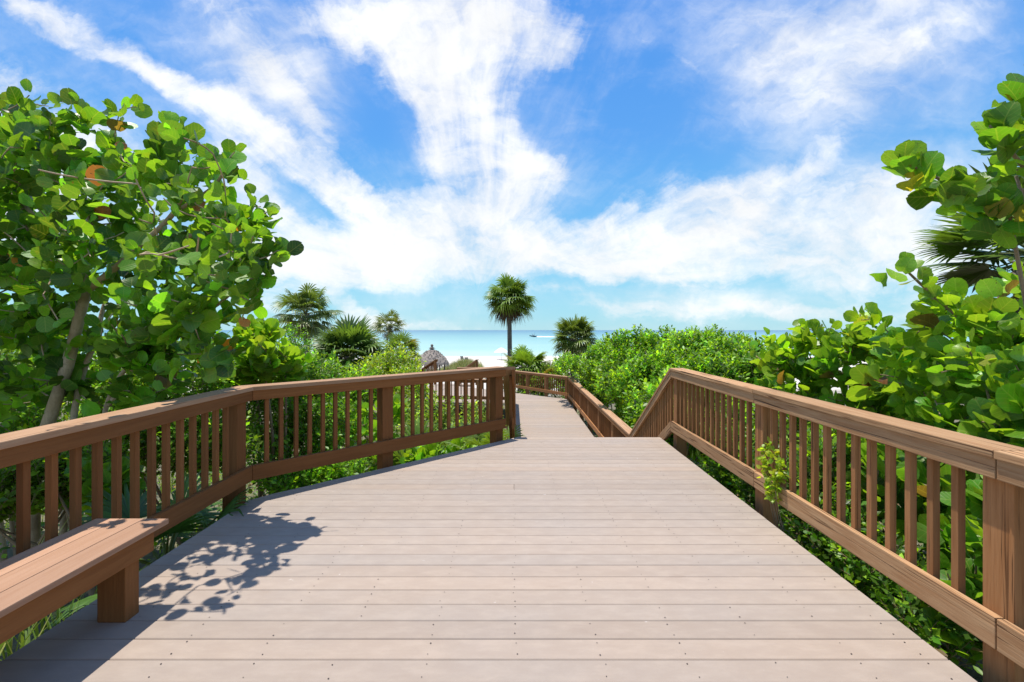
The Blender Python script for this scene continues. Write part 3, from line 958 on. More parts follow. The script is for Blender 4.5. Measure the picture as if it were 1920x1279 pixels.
# ------------------------------------------------------------------ small-leaved shrubs
def leafy_shrub(label, blobs, sprigs, base_xy, leaf=(.05, .085), base=(.10, .21, .02), per=(8, 14), sprig=.30, group=None, name='leafy_shrub',
                tmpl='little', stems=6, **kw):
    bx, by = base_xy; gz = ground_z(bx, by)
    root = thing(name, (bx, by, gz), label, 'shrub', group)
    fb = MB(); tb = MB()
    tips, outd = sample_blobs(blobs, sprigs, .72)
    gzs = np.array([ground_z(t[0], t[1]) for t in tips]); tips[:, 2] = np.maximum(tips[:, 2], gzs + .1)
    d = unit(outd * .7 + np.array((0, 0, .75)) + rng.normal(0, .25, tips.shape))
    P = []; D = []; N = []; S = []
    L = sprig * rng.uniform(.6, 1.25, len(tips))
    for t, dv, l in zip(tips, d, L):
        n = int(rng.integers(per[0], per[1] + 1))
        s = np.linspace(.0, 1, n)
        an = rng.random() * 6.28 + np.arange(n) * 2.4
        a = np.cross(dv, (.3, .2, .9)); a /= np.linalg.norm(a) + 1e-6; b = np.cross(dv, a)
        rad = np.cos(an)[:, None] * a + np.sin(an)[:, None] * b
        P.append(t + dv * (s * l - l * .5)[:, None])
        dl = rad * .8 + dv * (.35 + .5 * s)[:, None] + rng.normal(0, .15, (n, 3))
        D.append(dl); N.append(dv + rng.normal(0, .4, (n, 3)) + np.array((0, 0, .4)))
        S.append(rng.uniform(leaf[0], leaf[1], n))
        tb.tube([t - dv * l * .6, t + dv * l * .45], [.004, .0015], 3, cap=False)
    P_ = P; P = np.concatenate(P); D = unit(np.concatenate(D)); N = np.concatenate(N); S = np.concatenate(S)
    # whole sprigs share a tone: some bright, some deep
    cnt = [len(p_) for p_ in P_]
    tone_ = np.repeat(np.exp(rng.normal(0, .34, len(tips))), cnt)[:, None]
    T = np.clip(tints(len(P), base, .2, **kw) * tone_, .003, .9)
    tv, tf = (LITTLE_V, LITTLE_F) if tmpl == 'little' else (OVAL_V, OVAL_F)
    fb.leaves(tv, tf, P, D, N, S, T, zs=rng.uniform(.3, 1.6, len(P)))
    b0 = np.array((bx, by, gz - .1))
    for k in range(stems):
        e = tips[rng.integers(len(tips))]
        st = b0 + np.array((rng.normal(0, .25), rng.normal(0, .25), 0))
        p, r = limb([st, st * .55 + e * .45 + rng.normal(0, .15, 3), e], .03, .006, 5)
        tb.tube(p, r, 5)
    tb.build('stem', M['twig'], root)
    fb.build('foliage', M['leaf_small'], root)
    return root

# ------------------------------------------------------------------ fan palms
def fan_leaf(mb, base, d, nrm, R, petiole, segs=22, spread=3.6, droop=.25, tint=(.05, .10, .02), pet_tint=(.12, .16, .04), w=.05):
    d = unit(np.asarray(d, float)); nrm = np.asarray(nrm, float)
    z = unit(nrm - d * nrm.dot(d)); y = np.cross(z, d)
    hub = base + d * petiole + np.array((0, 0, -.10 * petiole * droop))
    mid = base + d * petiole * .5 + np.array((0, 0, .02 * petiole))
    if petiole > .05:
        mb.tube([base, mid, hub], [.014 + R * .006, .010 + R * .004, .007], 4, pet_tint, cap=False)
    for k in range(segs):
        a = (k / (segs - 1) - .5) * spread
        rr = R * (1 - .22 * abs(a) / (spread / 2)) * random.uniform(.9, 1.06)
        a += random.gauss(0, .02)
        dirv = d * math.cos(a) + y * math.sin(a) - z * .14 * abs(math.sin(a))
        side = -d * math.sin(a) + y * math.cos(a)
        hw = w * R * random.uniform(.85, 1.1)
        p1 = hub + dirv * rr * .45
        p2 = hub + dirv * rr * .78 + np.array((0, 0, -droop * rr * .16))
        p3 = hub + dirv * rr + np.array((0, 0, -droop * rr * random.uniform(.3, .75)))
        v = [hub, p1 - side * hw, p1 + z * hw * .45, p1 + side * hw, p2 - side * hw * .62, p2 + z * hw * .2, p2 + side * hw * .62, p3]
        f = [(0, 1, 2), (0, 2, 3), (1, 4, 5, 2), (2, 5, 6, 3), (4, 7, 5), (5, 7, 6)]
        c = np.array(tint) * math.exp(random.gauss(0, .13))
        mb.add(v, f, c)

def palm(label, foot, top, R, n=36, trunk_r=.13, dead=8, name='fan_palm', droop=.35, green=(.115, .195, .028), low=-.75, group=None, segs=18,
         petiole=.5, crown_up=.0, yellow=0.0, dark_boots=True):
    foot = np.array(foot, float); top = np.array(top, float)
    root = thing(name, tuple(foot), label, 'palm tree', group)
    tb = MB(); cb = MB(); db = MB()
    if np.linalg.norm(top - foot) > .3:
        mid = (foot + top) / 2 + np.array((random.gauss(0, .06), random.gauss(0, .06), 0))
        p, r = limb([foot - (0, 0, .15), mid, top], trunk_r * 1.12, trunk_r * .92, 10)
        r[0] *= 1.2
        tb.tube(p, r, 12)
        if dark_boots:
            for k in range(18):
                a = k * 2.4; zz = -random.uniform(.0, .55)
                dd_ = np.array((math.cos(a), math.sin(a), .9))
                q = top + np.array((math.cos(a), math.sin(a), 0)) * trunk_r * .8 + np.array((0, 0, zz))
                tb.tube([q, q + dd_ * .16], [.035, .02], 4)
        tb.build('trunk', M['palm_bark'], root)
    for k in range(n):
        s = (k + .5) / n
        el = math.asin(low + (1 - low) * s) if -1 <= low + (1 - low) * s <= 1 else 1.4
        az = k * 2.39996 + random.gauss(0, .3); el += random.gauss(0, .08)
        dv = np.array((math.cos(az) * math.cos(el), math.sin(az) * math.cos(el), math.sin(el)))
        nz = np.array((-math.cos(az) * math.sin(el), -math.sin(az) * math.sin(el), math.cos(el))) + rng.normal(0, .2, 3)
        g = np.array(green) * math.exp(random.gauss(0, .2))
        if random.random() < yellow: g = np.array((.20, .19, .03))
        elif el < -.15: g = g * np.array((1.05, .9, .9))
        fan_leaf(cb, top + dv * .05 + (0, 0, crown_up), dv, nz, R * random.uniform(.80, 1.10) * .62, R * petiole * random.uniform(.6, 1.3), segs, random.uniform(2.9, 3.9), droop * random.uniform(.6, 1.8) + .25 * max(0, -el), g)
    cb.build('crown', M['frond'], root)
    if dead:
        for k in range(dead):
            az = (k % 4) * 1.57 + .4 + random.gauss(0, .32); el = random.uniform(-1.3, -.75)
            dv = np.array((math.cos(az) * math.cos(el), math.sin(az) * math.cos(el), math.sin(el)))
            nz = np.array((math.cos(az), math.sin(az), .3))
            fan_leaf(db, top + dv * .05, dv, nz, R * .55 * random.uniform(.7, 1.15), R * .38, segs - 4, 2.6, .9,
                     np.array((.11, .08, .055)) * random.uniform(.6, 1.2), (.16, .12, .08), .045)
        o = db.build('dead_frond_skirt', M['frond'], root)
    return root

def palmetto(label, pos, R, n=22, green=(.08, .15, .025), low=.05, group=None, segs=18, droop=.3, petiole=.55, name='palmetto', yellow=0.0, aim=None, high=1.0):
    pos = np.array(pos, float)
    root = thing(name, tuple(pos), label, 'palmetto', group)
    cb = MB()
    for k in range(n):
        s = (k + .5) / n
        el = math.asin(min(.995, low + (high - low) * s)); az = k * 2.39996 + random.gauss(0, .2)
        dv = np.array((math.cos(az) * math.cos(el), math.sin(az) * math.cos(el), math.sin(el)))
        if aim is not None: dv = unit(dv + np.array(aim))
        nz = np.array((-math.cos(az) * math.sin(el), -math.sin(az) * math.sin(el), math.cos(el))) + rng.normal(0, .35, 3)
        g = np.array(green) * math.exp(random.gauss(0, .22))
        if random.random() < yellow: g = np.array((.25, .17, .03))
        fan_leaf(cb, pos + dv * .04, dv, nz, R * random.uniform(.45, .62), R * petiole * random.uniform(.7, 1.2), segs, 3.3, droop, g)
    cb.build('fronds', M['frond'], root)
    return root

def blades(mb, pos, n, L, spread, w, base, lean=.5, var=.25):
    for k in range(n):
        az = random.uniform(0, 6.28); q = np.array(pos) + np.array((random.gauss(0, spread), random.gauss(0, spread), 0))
        l = L * random.uniform(.55, 1.15); ln = lean * random.uniform(.2, 1.3)
        dv = np.array((math.cos(az), math.sin(az), 0)); sd = np.array((-math.sin(az), math.cos(az), 0))
        pts = [q + dv * l * ln * t * t + np.array((0, 0, l * (t - .35 * ln * t * t))) for t in (0, .35, .7, 1)]
        ws = [w, w * .95, w * .6, 0]
        v = []
        for p, ww in zip(pts[:3], ws): v += [p - sd * ww, p + sd * ww]
        v.append(pts[3])
        c = np.array(base) * math.exp(random.gauss(0, var))
        mb.add(v, [(0, 1, 3, 2), (2, 3, 5, 4), (4, 5, 6)], c)

def grass_clump(label, pos, n, L, spread=.15, w=.008, base=(.10, .17, .03), lean=.6, group=None, cat='grass clump'):
    p = np.array(pos, float); p[2] = ground_z(p[0], p[1]) - .03
    mb = MB(); blades(mb, p, n, L, spread, w, base, lean)
    o = mb.build('grass_clump', M['blade'], None, origin=tuple(p)); tag(o, label, cat, group)
    return o

SUNNY = (.120, .280, .017)
LIME = (.185, .345, .018)

def keep_off(tips):
    """push foliage points off the boards and walkways"""
    for t in tips:
        x, y, z = t
        if z < 1.15 and -3 < y < 6.5 and x > 0 and x < rx(y) + .42:
            t[0] = rx(y) + .42 + abs(random.gauss(0, .15))
        if z < .9 and y < 4.2 and -3.0 < x < 0:
            t[0] = -2.72 - abs(random.gauss(0, .15))
        if z < .9 and 4.2 <= y < 6.6 and x < .3:
            s = (x - C1[0]) * nrm_d.x + (y - C1[1]) * nrm_d.y
            if s < .35:
                k = .35 - s + abs(random.gauss(0, .12)); t[0] += nrm_d.x * k; t[1] += nrm_d.y * k
        if 6.4 <= y < 9.2 and z < 1.0:
            if 1 < x < 2.75: t[0] = 2.75 + abs(random.gauss(0, .2))
            if -.35 < x <= 1: t[0] = -.4 - abs(random.gauss(0, .2))
        if 9.2 <= y < 20.5 and z < -.2:
            if 1 < x < 2.95: t[0] = 2.95 + abs(random.gauss(0, .25))
            if -.3 < x <= 1: t[0] = -.4 - abs(random.gauss(0, .25))
    return tips
_sb = sample_blobs
def sample_blobs(blobs, n, shell=.55):
    t, d = _sb(blobs, n, shell)
    return keep_off(t), d

build_tree()

# ---- left side, behind the bench and the diagonal railing
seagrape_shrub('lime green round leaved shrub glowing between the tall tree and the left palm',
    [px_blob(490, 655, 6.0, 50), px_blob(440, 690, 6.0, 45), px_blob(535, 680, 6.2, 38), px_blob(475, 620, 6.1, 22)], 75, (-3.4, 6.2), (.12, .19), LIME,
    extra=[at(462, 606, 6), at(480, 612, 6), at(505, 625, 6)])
leafy_shrub('dark small leaved shrub behind the bend of the left railing',
    [px_blob(430, 700, 6.6, 60), px_blob(520, 705, 6.8, 55), px_blob(600, 712, 7.2, 45), px_blob(520, 780, 6.6, 70), px_blob(600, 800, 6.8, 60), px_blob(540, 870, 6.3, 60)],
    1150, (-3.4, 7.0), (.06, .095), (.11, .245, .016), light=(.16, .27, .03), light_p=.25)
leafy_shrub('shaded small leaved shrub under the tall tree behind the straight left railing',
    [px_blob(350, 700, 5.4, 75), px_blob(240, 720, 5.4, 70), px_blob(350, 820, 5.2, 70), px_blob(230, 830, 5.0, 70), px_blob(420, 830, 5.4, 55)],
    1000, (-3.9, 5.4), (.055, .09), (.125, .26, .018), light=(.2, .3, .04), light_p=.22)
leafy_shrub('small leaved shrub at the far left beside the pale trunk',
    [px_blob(60, 730, 5.6, 70), px_blob(-30, 700, 5.6, 80), px_blob(80, 830, 5.2, 70), px_blob(0, 860, 5.0, 60)],
    760, (-5.6, 5.6), (.055, .09), (.125, .26, .018), light=(.2, .3, .04), light_p=.22)
seagrape_shrub('low round leaved shrub seen between the balusters left of the bench end',
    [px_blob(110, 870, 4.2, 55), px_blob(190, 900, 4.0, 45)], 26, (-3.6, 4.1), (.12, .18), GREEN, light=LIME, light_p=.3)
seagrape_shrub('young round leaved shrub seen through the balusters of the diagonal railing',
    [px_blob(690, 800, 7.6, 50), px_blob(640, 770, 7.6, 40), px_blob(735, 780, 7.8, 40), px_blob(690, 850, 7.2, 40)], 44, (-2.2, 7.7), (.13, .20), SUNNY, light=LIME, light_p=.4)
seagrape_shrub('low round leaved shrub under the bottom rail near the stair top',
    [px_blob(800, 865, 7.2, 45, 28), px_blob(860, 850, 7.4, 40, 26)], 40, (-1.1, 7.2), (.12, .18), SUNNY, light=LIME, light_p=.4)
leafy_shrub('low sunlit ground shrub below the left part of the diagonal railing',
    [px_blob(560, 905, 6.0, 60, 26), px_blob(640, 885, 6.3, 55, 26)], 360, (-2.5, 6.4), (.055, .09), SUNNY, light=LIME, light_p=.4, stems=3)
leafy_shrub('bright yellow green bush left of the thatched hut',
    [px_blob(745, 690, 14, 42), px_blob(715, 705, 14, 36), px_blob(690, 720, 13, 40), px_blob(760, 740, 13, 50)], 950, (-3.5, 14.0), (.08, .13), (.20, .31, .025), sprig=.4, light=(.26, .33, .05), light_p=.3)
leafy_shrub('broad mid green bush in front of the round fan palm on the left',
    [px_blob(600, 720, 10.5, 40), px_blob(670, 735, 10.5, 40), px_blob(550, 690, 10.5, 36), px_blob(640, 775, 10, 60)], 950, (-3.8, 10.6), (.075, .12), (.11, .22, .018), sprig=.36, light=LIME, light_p=.3)
leafy_shrub('thin twiggy bush standing against the sea below the left palm',
    [px_blob(545, 650, 9.5, 30), px_blob(548, 630, 9.5, 16)], 80, (-4.6, 9.6), (.05, .085), SUNNY, light=LIME, light_p=.3)
palmetto('fan palmetto spreading behind the middle post of the diagonal railing', (*at(775, 850, 9.2)[:2], -1.75), 1.6, 20, (.10, .17, .03), low=.1)
palmetto('fan palmetto behind the balusters near the end of the diagonal railing', (*at(880, 850, 9.8)[:2], -1.9), 1.5, 20, (.10, .18, .03), low=.1)
leafy_shrub('low light green shrub seen between the balusters of the far walkway railing', [px_blob(965, 715, 25.5, 30), px_blob(1015, 715, 25, 32), px_blob(1050, 720, 24, 28), px_blob(1000, 735, 24.5, 30)], 420, (1.4, 25.2), (.09, .14), (.15, .25, .03), sprig=.4, light=LIME, light_p=.3)
leafy_shrub('sunlit shrub in the hollow behind the right half of the diagonal railing', [px_blob(800, 790, 11, 50), px_blob(860, 800, 11, 50), px_blob(920, 800, 11.5, 45), px_blob(770, 830, 10, 50), px_blob(880, 840, 10, 50)], 620, (-1.6, 11), (.07, .11), (.13, .23, .025), sprig=.36, light=(.26, .34, .06), light_p=.35)
palmetto('small fan palmetto peeking under the railing beside the stair top', at(915, 862, 7.3), .75, 12, (.15, .24, .03), low=.1)
palmetto('low palmetto with narrow fronds below the bend of the left railing', (-2.86, 3.75, -.42), .80, 12, (.045, .10, .02), low=.05, droop=.5, segs=20)
for (lab, p, n, L, b) in (
    ('strappy grass clump behind the balusters beside the bench back', (-2.95, 2.75), 26, 1.05, (.11, .19, .03)),
    ('tall strappy grass clump at the left picture edge behind the bench', (-3.05, 2.35), 26, 1.1, (.09, .16, .025)),
    ('dark grass clump under the bench', (-2.62, 2.05), 34, .85, (.07, .15, .02)),
    ('dark grass clump beside the bench leg', (-2.6, 2.75), 30, .75, (.07, .15, .02)),
    ('arching grass clump behind the tallest balusters of the straight left railing', (-3.1, 3.3), 22, 1.0, (.10, .18, .03)),
    ('pale arching grass clump behind the diagonal railing near the stair top', (-.9, 8.4), 60, 1.0, (.20, .27, .08)),
    ('pale grass clump behind the middle of the diagonal railing', (-1.7, 8.8), 60, 1.1, (.20, .27, .08)),
    ('pale grass clump beside the left stair railing', (-.7, 9.6), 60, 1.1, (.22, .28, .09)),
    ('pale grass clump in front of the beach landing', (-2.2, 11.5), 70, 1.1, (.22, .28, .10)),
    ('green grass clump at the foot of the left stair railing', (-.6, 12.0), 70, 1.1, (.15, .24, .05))):
    grass_clump(lab, (p[0], p[1], 0), n, L, .14 if p[1] < 5 else .3, .009 if p[1] < 5 else .007, b, .55)

# ---- palms
P = lambda px, py, Y: at(px, py, Y)
def foot_at(px, Y):
    x = (px - 960) * Y / FPX
    return (x, Y, ground_z(x, Y))
palm('tall fan palm with bare dark trunk standing right of the umbrella', foot_at(957, 30), P(955, 562, 30), 1.66, 66, .15, 15, low=-.62, droop=.45, segs=18)
palm('tall fan palm nearest the big round leaved tree on the left', foot_at(577, 29), P(573, 588, 29), 1.8, 46, .15, 12, low=-.7, droop=.5, segs=18, petiole=.62, green=(.10, .155, .035))
palm('broad round fan palm without visible trunk left of centre', foot_at(650, 20), P(652, 668, 20), 1.75, 76, .2, 8, low=-.35, droop=.32, segs=20, green=(.095, .165, .032))
palm('small leaning fan palm behind the left palms near the sea', foot_at(742, 30), P(731, 613, 30), 1.15, 24, .11, 8, low=-.35, droop=.5, segs=14, green=(.13, .165, .04))
palm('short fan palm with yellowing lower fronds beside the thatched hut', foot_at(755, 27), P(752, 658, 27), 1.25, 34, .14, 5, low=-.3, droop=.4, segs=16, yellow=.25, green=(.12, .20, .03))
palm('stocky rounded fan palm rising behind the right hedge', foot_at(1077, 25), P(1077, 634, 25), 1.32, 64, .2, 12, low=-.65, droop=.4, segs=18, green=(.13, .19, .035))
palm('low bushy fan palm at the foot of the tall centre palm', foot_at(985, 26), P(985, 694, 26), 1.5, 56, .16, 5, low=-.5, droop=.3, segs=18, green=(.16, .27, .03), yellow=.04)
palmetto('pale spiky palmetto just behind the far walkway railing', (*foot_at(1030, 25)[:2], -1.5), 1.5, 34, (.15, .20, .06), low=-.3, droop=.5, yellow=.1)
palm('dark fan palm with stiff fronds reaching in behind the right hand shrub', (6.9, 5.9, ground_z(6.9, 5.9)), (6.85, 5.9, 2.5), 1.2, 34, .15, 4, low=-.2, droop=.10, segs=24, green=(.085, .15, .025))

# ---- right side hedge beyond the stairs
HG = 'leafy shrubs of the hedge right of the walkway'
for (lab, bl, n, b) in (
    ('hedge shrub leaning over the far corner of the lower walkway', [px_blob(1075, 704, 19, 38), px_blob(1060, 690, 20, 24), px_blob(1110, 734, 18, 40)], 420, (3.9, 19)),
    ('hedge shrub behind the lower walkway right railing', [px_blob(1135, 690, 17, 45), px_blob(1120, 724, 16.5, 45), px_blob(1150, 660, 17.5, 30)], 520, (4.2, 17)),
    ('hedge shrub with the tallest sprigs against the sea', [px_blob(1210, 682, 15.5, 50), px_blob(1170, 704, 15, 50), px_blob(1235, 660, 16, 32), px_blob(1200, 638, 15.5, 18), px_blob(1165, 640, 15.5, 18), px_blob(1250, 632, 15.8, 14)], 600, (4.8, 15)),
    ('hedge shrub in the dip between the two sloping railings', [px_blob(1165, 749, 12.5, 50), px_blob(1205, 774, 11.5, 45), px_blob(1215, 724, 12.5, 50), px_blob(1175, 794, 11, 36)], 560, (3.7, 11.8)),
    ('hedge shrub right above the top of the right stair railing', [px_blob(1290, 680, 13.5, 55), px_blob(1260, 704, 12.5, 45), px_blob(1300, 724, 11.5, 50)], 560, (5.2, 13)),
    ('hedge shrub behind the closely spaced balusters at the right stair top', [px_blob(1270, 764, 9.0, 60), px_blob(1340, 794, 8.5, 70), px_blob(1250, 824, 9, 50)], 460, (3.7, 8.8)),
    ('hedge shrub at the right end of the hedge touching the round leaved shrub', [px_blob(1370, 685, 12, 50), px_blob(1420, 694, 11, 50), px_blob(1350, 724, 11, 50)], 480, (6.1, 11.5)),
    ('hedge shrub on the skyline behind the right end of the hedge', [px_blob(1330, 660, 19, 38), px_blob(1270, 658, 20, 30), px_blob(1390, 665, 18, 30), px_blob(1335, 636, 18, 20), px_blob(1300, 632, 18, 14), px_blob(1385, 642, 18, 16)], 380, (8.5, 19))):
    leafy_shrub(lab, bl, int(n * 1.9), b, (.085, .145), (.125, .275, .016), (9, 15), .42, HG, light=(.22, .37, .025), light_p=.36, odd=(.05, .11, .015), odd_p=.10, tmpl='oval')
# ---- right-hand sea grapes
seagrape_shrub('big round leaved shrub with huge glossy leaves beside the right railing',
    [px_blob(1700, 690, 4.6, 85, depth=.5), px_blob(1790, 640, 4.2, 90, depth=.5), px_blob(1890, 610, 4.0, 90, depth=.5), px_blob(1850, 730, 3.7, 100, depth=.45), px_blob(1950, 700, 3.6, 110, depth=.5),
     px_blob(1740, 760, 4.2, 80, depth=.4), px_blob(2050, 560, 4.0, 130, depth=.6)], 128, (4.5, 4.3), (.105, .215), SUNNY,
    extra=[at(1700, 500, 4.1), at(1730, 530, 4.1), at(1745, 560, 4.1), at(1615, 600, 4.8), at(1640, 595, 4.8), at(1800, 555, 4.1), at(1880, 540, 3.9), at(1755, 590, 4.1), at(1850, 590, 3.9)],
    limbs=[[at(1990, 760, 4.0), at(1850, 640, 4.0), at(1740, 545, 4.1), at(1690, 498, 4.1)]],
    light=(.21, .37, .022), light_p=.55, odd=YEL, odd_p=.02, odd2=BROWN, odd2_p=.012)
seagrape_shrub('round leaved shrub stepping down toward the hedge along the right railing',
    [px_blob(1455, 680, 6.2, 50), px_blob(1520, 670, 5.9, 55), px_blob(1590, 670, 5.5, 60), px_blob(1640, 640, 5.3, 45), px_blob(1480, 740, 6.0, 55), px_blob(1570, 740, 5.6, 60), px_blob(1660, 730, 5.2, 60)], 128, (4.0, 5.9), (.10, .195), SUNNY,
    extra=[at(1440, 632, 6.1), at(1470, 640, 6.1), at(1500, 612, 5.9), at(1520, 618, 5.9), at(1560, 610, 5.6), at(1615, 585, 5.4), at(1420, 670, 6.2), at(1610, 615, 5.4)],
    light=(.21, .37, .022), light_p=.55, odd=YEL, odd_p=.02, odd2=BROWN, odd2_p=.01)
seagrape_shrub('round leaved tree branch reaching in from the upper right edge',
    [px_blob(1905, 330, 3.4, 36, depth=.2), px_blob(1960, 270, 3.4, 80, depth=.35), px_blob(2040, 380, 3.6, 130, depth=.5), px_blob(1890, 390, 3.4, 32, depth=.2), px_blob(2080, 220, 3.6, 120, depth=.5)], 26, (5.2, 3.4), (.13, .21), GREEN,
    extra=[at(1690, 300, 3.4), at(1725, 320, 3.4), at(1755, 335, 3.4), at(1790, 340, 3.4), at(1820, 350, 3.4), at(1850, 345, 3.4), at(1850, 270, 3.4), at(1865, 240, 3.4), at(1915, 190, 3.4), at(1925, 150, 3.4), at(1840, 385, 3.4), at(1870, 405, 3.4), at(1905, 410, 3.4)],
    limbs=[[at(2080, 420, 3.6), at(1960, 360, 3.45), at(1850, 362, 3.4), at(1760, 335, 3.4), at(1685, 298, 3.4)], [at(1960, 360, 3.45), at(1900, 290, 3.4), at(1855, 235, 3.4)]],
    light=LIME, light_p=.3, odd=(.36, .30, .03), odd_p=.07, odd2=ORANGE, odd2_p=.008, cat='tree branch')
seagrape_shrub('shaded round leaved shrub seen through the nearest right balusters',
    [px_blob(1700, 900, 3.9, 90, depth=.35), px_blob(1800, 980, 3.4, 90, depth=.3), px_blob(1600, 860, 4.5, 80, depth=.35), px_blob(1780, 850, 3.9, 70, depth=.3), px_blob(1760, 1100, 3.3, 80, depth=.3)], 95, (3.2, 3.6), (.13, .21), GREEN, light=LIME, light_p=.25, odd2=BROWN, odd2_p=.02)
seagrape_shrub('dark round leaved shrub below the nearest right post',
    [px_blob(1880, 1130, 2.9, 120, depth=.35), px_blob(1960, 1000, 2.7, 120, depth=.35), px_blob(2000, 800, 2.9, 140, depth=.4)], 60, (3.1, 2.5), (.13, .21), GREEN, light=LIME, light_p=.2)
leafy_shrub('small leaved shrub under the bottom rail at the far half of the right railing',
    [px_blob(1370, 870, 5.9, 60, depth=.3), px_blob(1440, 920, 5.0, 70, depth=.3), px_blob(1480, 840, 5.4, 70, depth=.35)], 620, (2.95, 5.5), (.055, .085), (.07, .16, .018), light=LIME, light_p=.3)
leafy_shrub('small leaved shrub below the middle of the right railing',
    [px_blob(1560, 1000, 4.1, 80, depth=.3), px_blob(1650, 1080, 3.6, 80, depth=.3), px_blob(1740, 1170, 3.1, 80, depth=.25), px_blob(1560, 900, 4.5, 80, depth=.35)], 620, (2.85, 4.0), (.05, .08), (.065, .15, .016), light=LIME, light_p=.25)
grass_clump('short grass clump beside the foot of the right stair top post', (2.62, 6.1, 0), 60, 1.25, .12, .007, (.15, .24, .04), .4)

leafy_shrub('low ragged shrub in the shade behind the bench back at the left edge', [px_blob(60, 900, 3.9, 60, depth=.3), px_blob(-20, 930, 3.7, 60, depth=.3), px_blob(160, 880, 4.2, 60, depth=.3)], 330, (-4.2, 4.0), (.05, .085), (.11, .2, .02), light=LIME, light_p=.35)
for (lab, p, n, L, b) in (
    ('long bladed grass clump between the bench back and the pale trunk', (-3.25, 2.9), 30, 1.2, (.16, .24, .04)),
    ('yellowing grass clump by the first balusters at the left edge', (-3.0, 2.55), 22, 1.15, (.24, .26, .06))):
    grass_clump(lab, (p[0], p[1], 0), n, L, .12, .010, b, .5)

leafy_shrub('backmost shrub closing the view behind the tall tree at the left edge', [px_blob(40, 690, 10, 60), px_blob(140, 700, 10, 60), px_blob(240, 695, 10, 60), px_blob(330, 690, 10, 55), px_blob(-60, 690, 10, 70), px_blob(120, 770, 9.5, 70), px_blob(280, 770, 9.5, 70)], 800, (-8.4, 10), (.08, .13), (.12, .25, .018), sprig=.4, light=LIME, light_p=.35)

def vine():
    root = thing('climbing_vine', (2.2, 3.7, .05), 'bright yellow green vine climbing the balusters right of the middle right post', 'vine')
    tb = MB(); fb = MB()
    P = []; D = []; N = []
    for k in range(5):
        x0 = rx(3.8) - .02; yy = 3.66 + k * .03
        pts = [np.array((x0 + .06, yy, -.1)), np.array((x0 - .02, yy - .02, .25)), np.array((x0 + .01 + random.gauss(0, .03), yy + random.gauss(0, .04),   .36 + .03 * k)), np.array((x0 + .02 + random.gauss(0, .03), yy + random.gauss(0, .06), .40 + .045 * k))]
        p, r = limb(pts, .004, .002, 5); tb.tube(p, r, 4)
        for q in p[4:]:
            for j in range(5):
                dv = rdir(1)[0] + np.array((-.5, -.2, .1)); P.append(q + rng.normal(0, .015, 3)); D.append(dv); N.append(rdir(1)[0] + np.array((-.4, -.3, .8)))
    P = np.array(P); D = unit(np.array(D)); N = np.array(N)
    fb.leaves(OVAL_V, OVAL_F, P, D, N, rng.uniform(.03, .055, len(P)), tints(len(P), (.26, .36, .03), .2), width=np.full(len(P), 1.5))
    tb.build('stem', M['twig'], root); fb.build('foliage', M['leaf_small'], root)
vine()

# ---- ground cover below the decks (uncountable)
def ground_cover():
    mb = MB(); P = []; D = []; N = []; S = []
    n = 0
    while n < 5200:
        y = random.uniform(0, 21) if random.random() < .75 else random.uniform(4.5, 12)
        if random.random() < .5: x = random.uniform(-9, .2)
        else: x = random.uniform(2.2, 8)
        if y < 4.3 and -2.5 < x < 2.4: continue
        if 4.2 <= y < 6.6 and (x - C1[0]) * nrm_d.x + (y - C1[1]) * nrm_d.y < .12 and x < 2.3: continue
        if 6.4 < y and -.15 < x < 2.75: continue
        z = ground_z(x, y) - .05
        if mnoise.noise(Vector((x * .7, y * .7, 5))) < -.25: continue
        h = random.uniform(.0, .45)
        for j in range(5):
            P.append((x + random.gauss(0, .1), y + random.gauss(0, .1), z + h + random.uniform(0, .12)))
        n += 1
    P = np.array(P); D = rdir(len(P)); D[:, 2] = np.abs(D[:, 2]) * .6; N = rdir(len(P)) * .5 + np.array((0, 0, 1))
    mb.leaves(OVAL_V, OVAL_F, P, unit(D), N, rng.uniform(.05, .11, len(P)), tints(len(P), (.085, .18, .02), .35, light=LIME, light_p=.25, odd=(.22, .15, .07), odd_p=.10), width=rng.uniform(.9, 1.6, len(P)))
    for k in range(900):
        y = random.uniform(5, 26); x = random.uniform(-9, -.4) if random.random() < .7 else random.uniform(3, 8)
        if 4.2 <= y < 6.8 and (x - C1[0]) * nrm_d.x + (y - C1[1]) * nrm_d.y < .3: continue
        if y > 19 and x > -7: continue
        blades(mb, (x, y, ground_z(x, y) - .05), 5, .55, .08, .006, (.15, .21, .05), .6)
    o = mb.build('ground_cover', M['leaf_small']); tag(o, kind='stuff')
ground_cover()

def dune_grass():
    mb = MB()
    for k in range(2600):
        y = random.uniform(46, 59); px = random.gauss(868, 24) if random.random() < .75 else random.uniform(560, 900)
        x = (px - 960) * y / FPX
        if px > 905 and y > 41 and px < 948: continue
        blades(mb, (x, y, ground_z(x, y) - .1), 4, 1.05, .2, .014, (.17, .22, .075) if random.random() < .7 else (.30, .26, .14), .55)
    o = mb.build('dune_grass', M['blade']); tag(o, kind='stuff')
dune_grass()

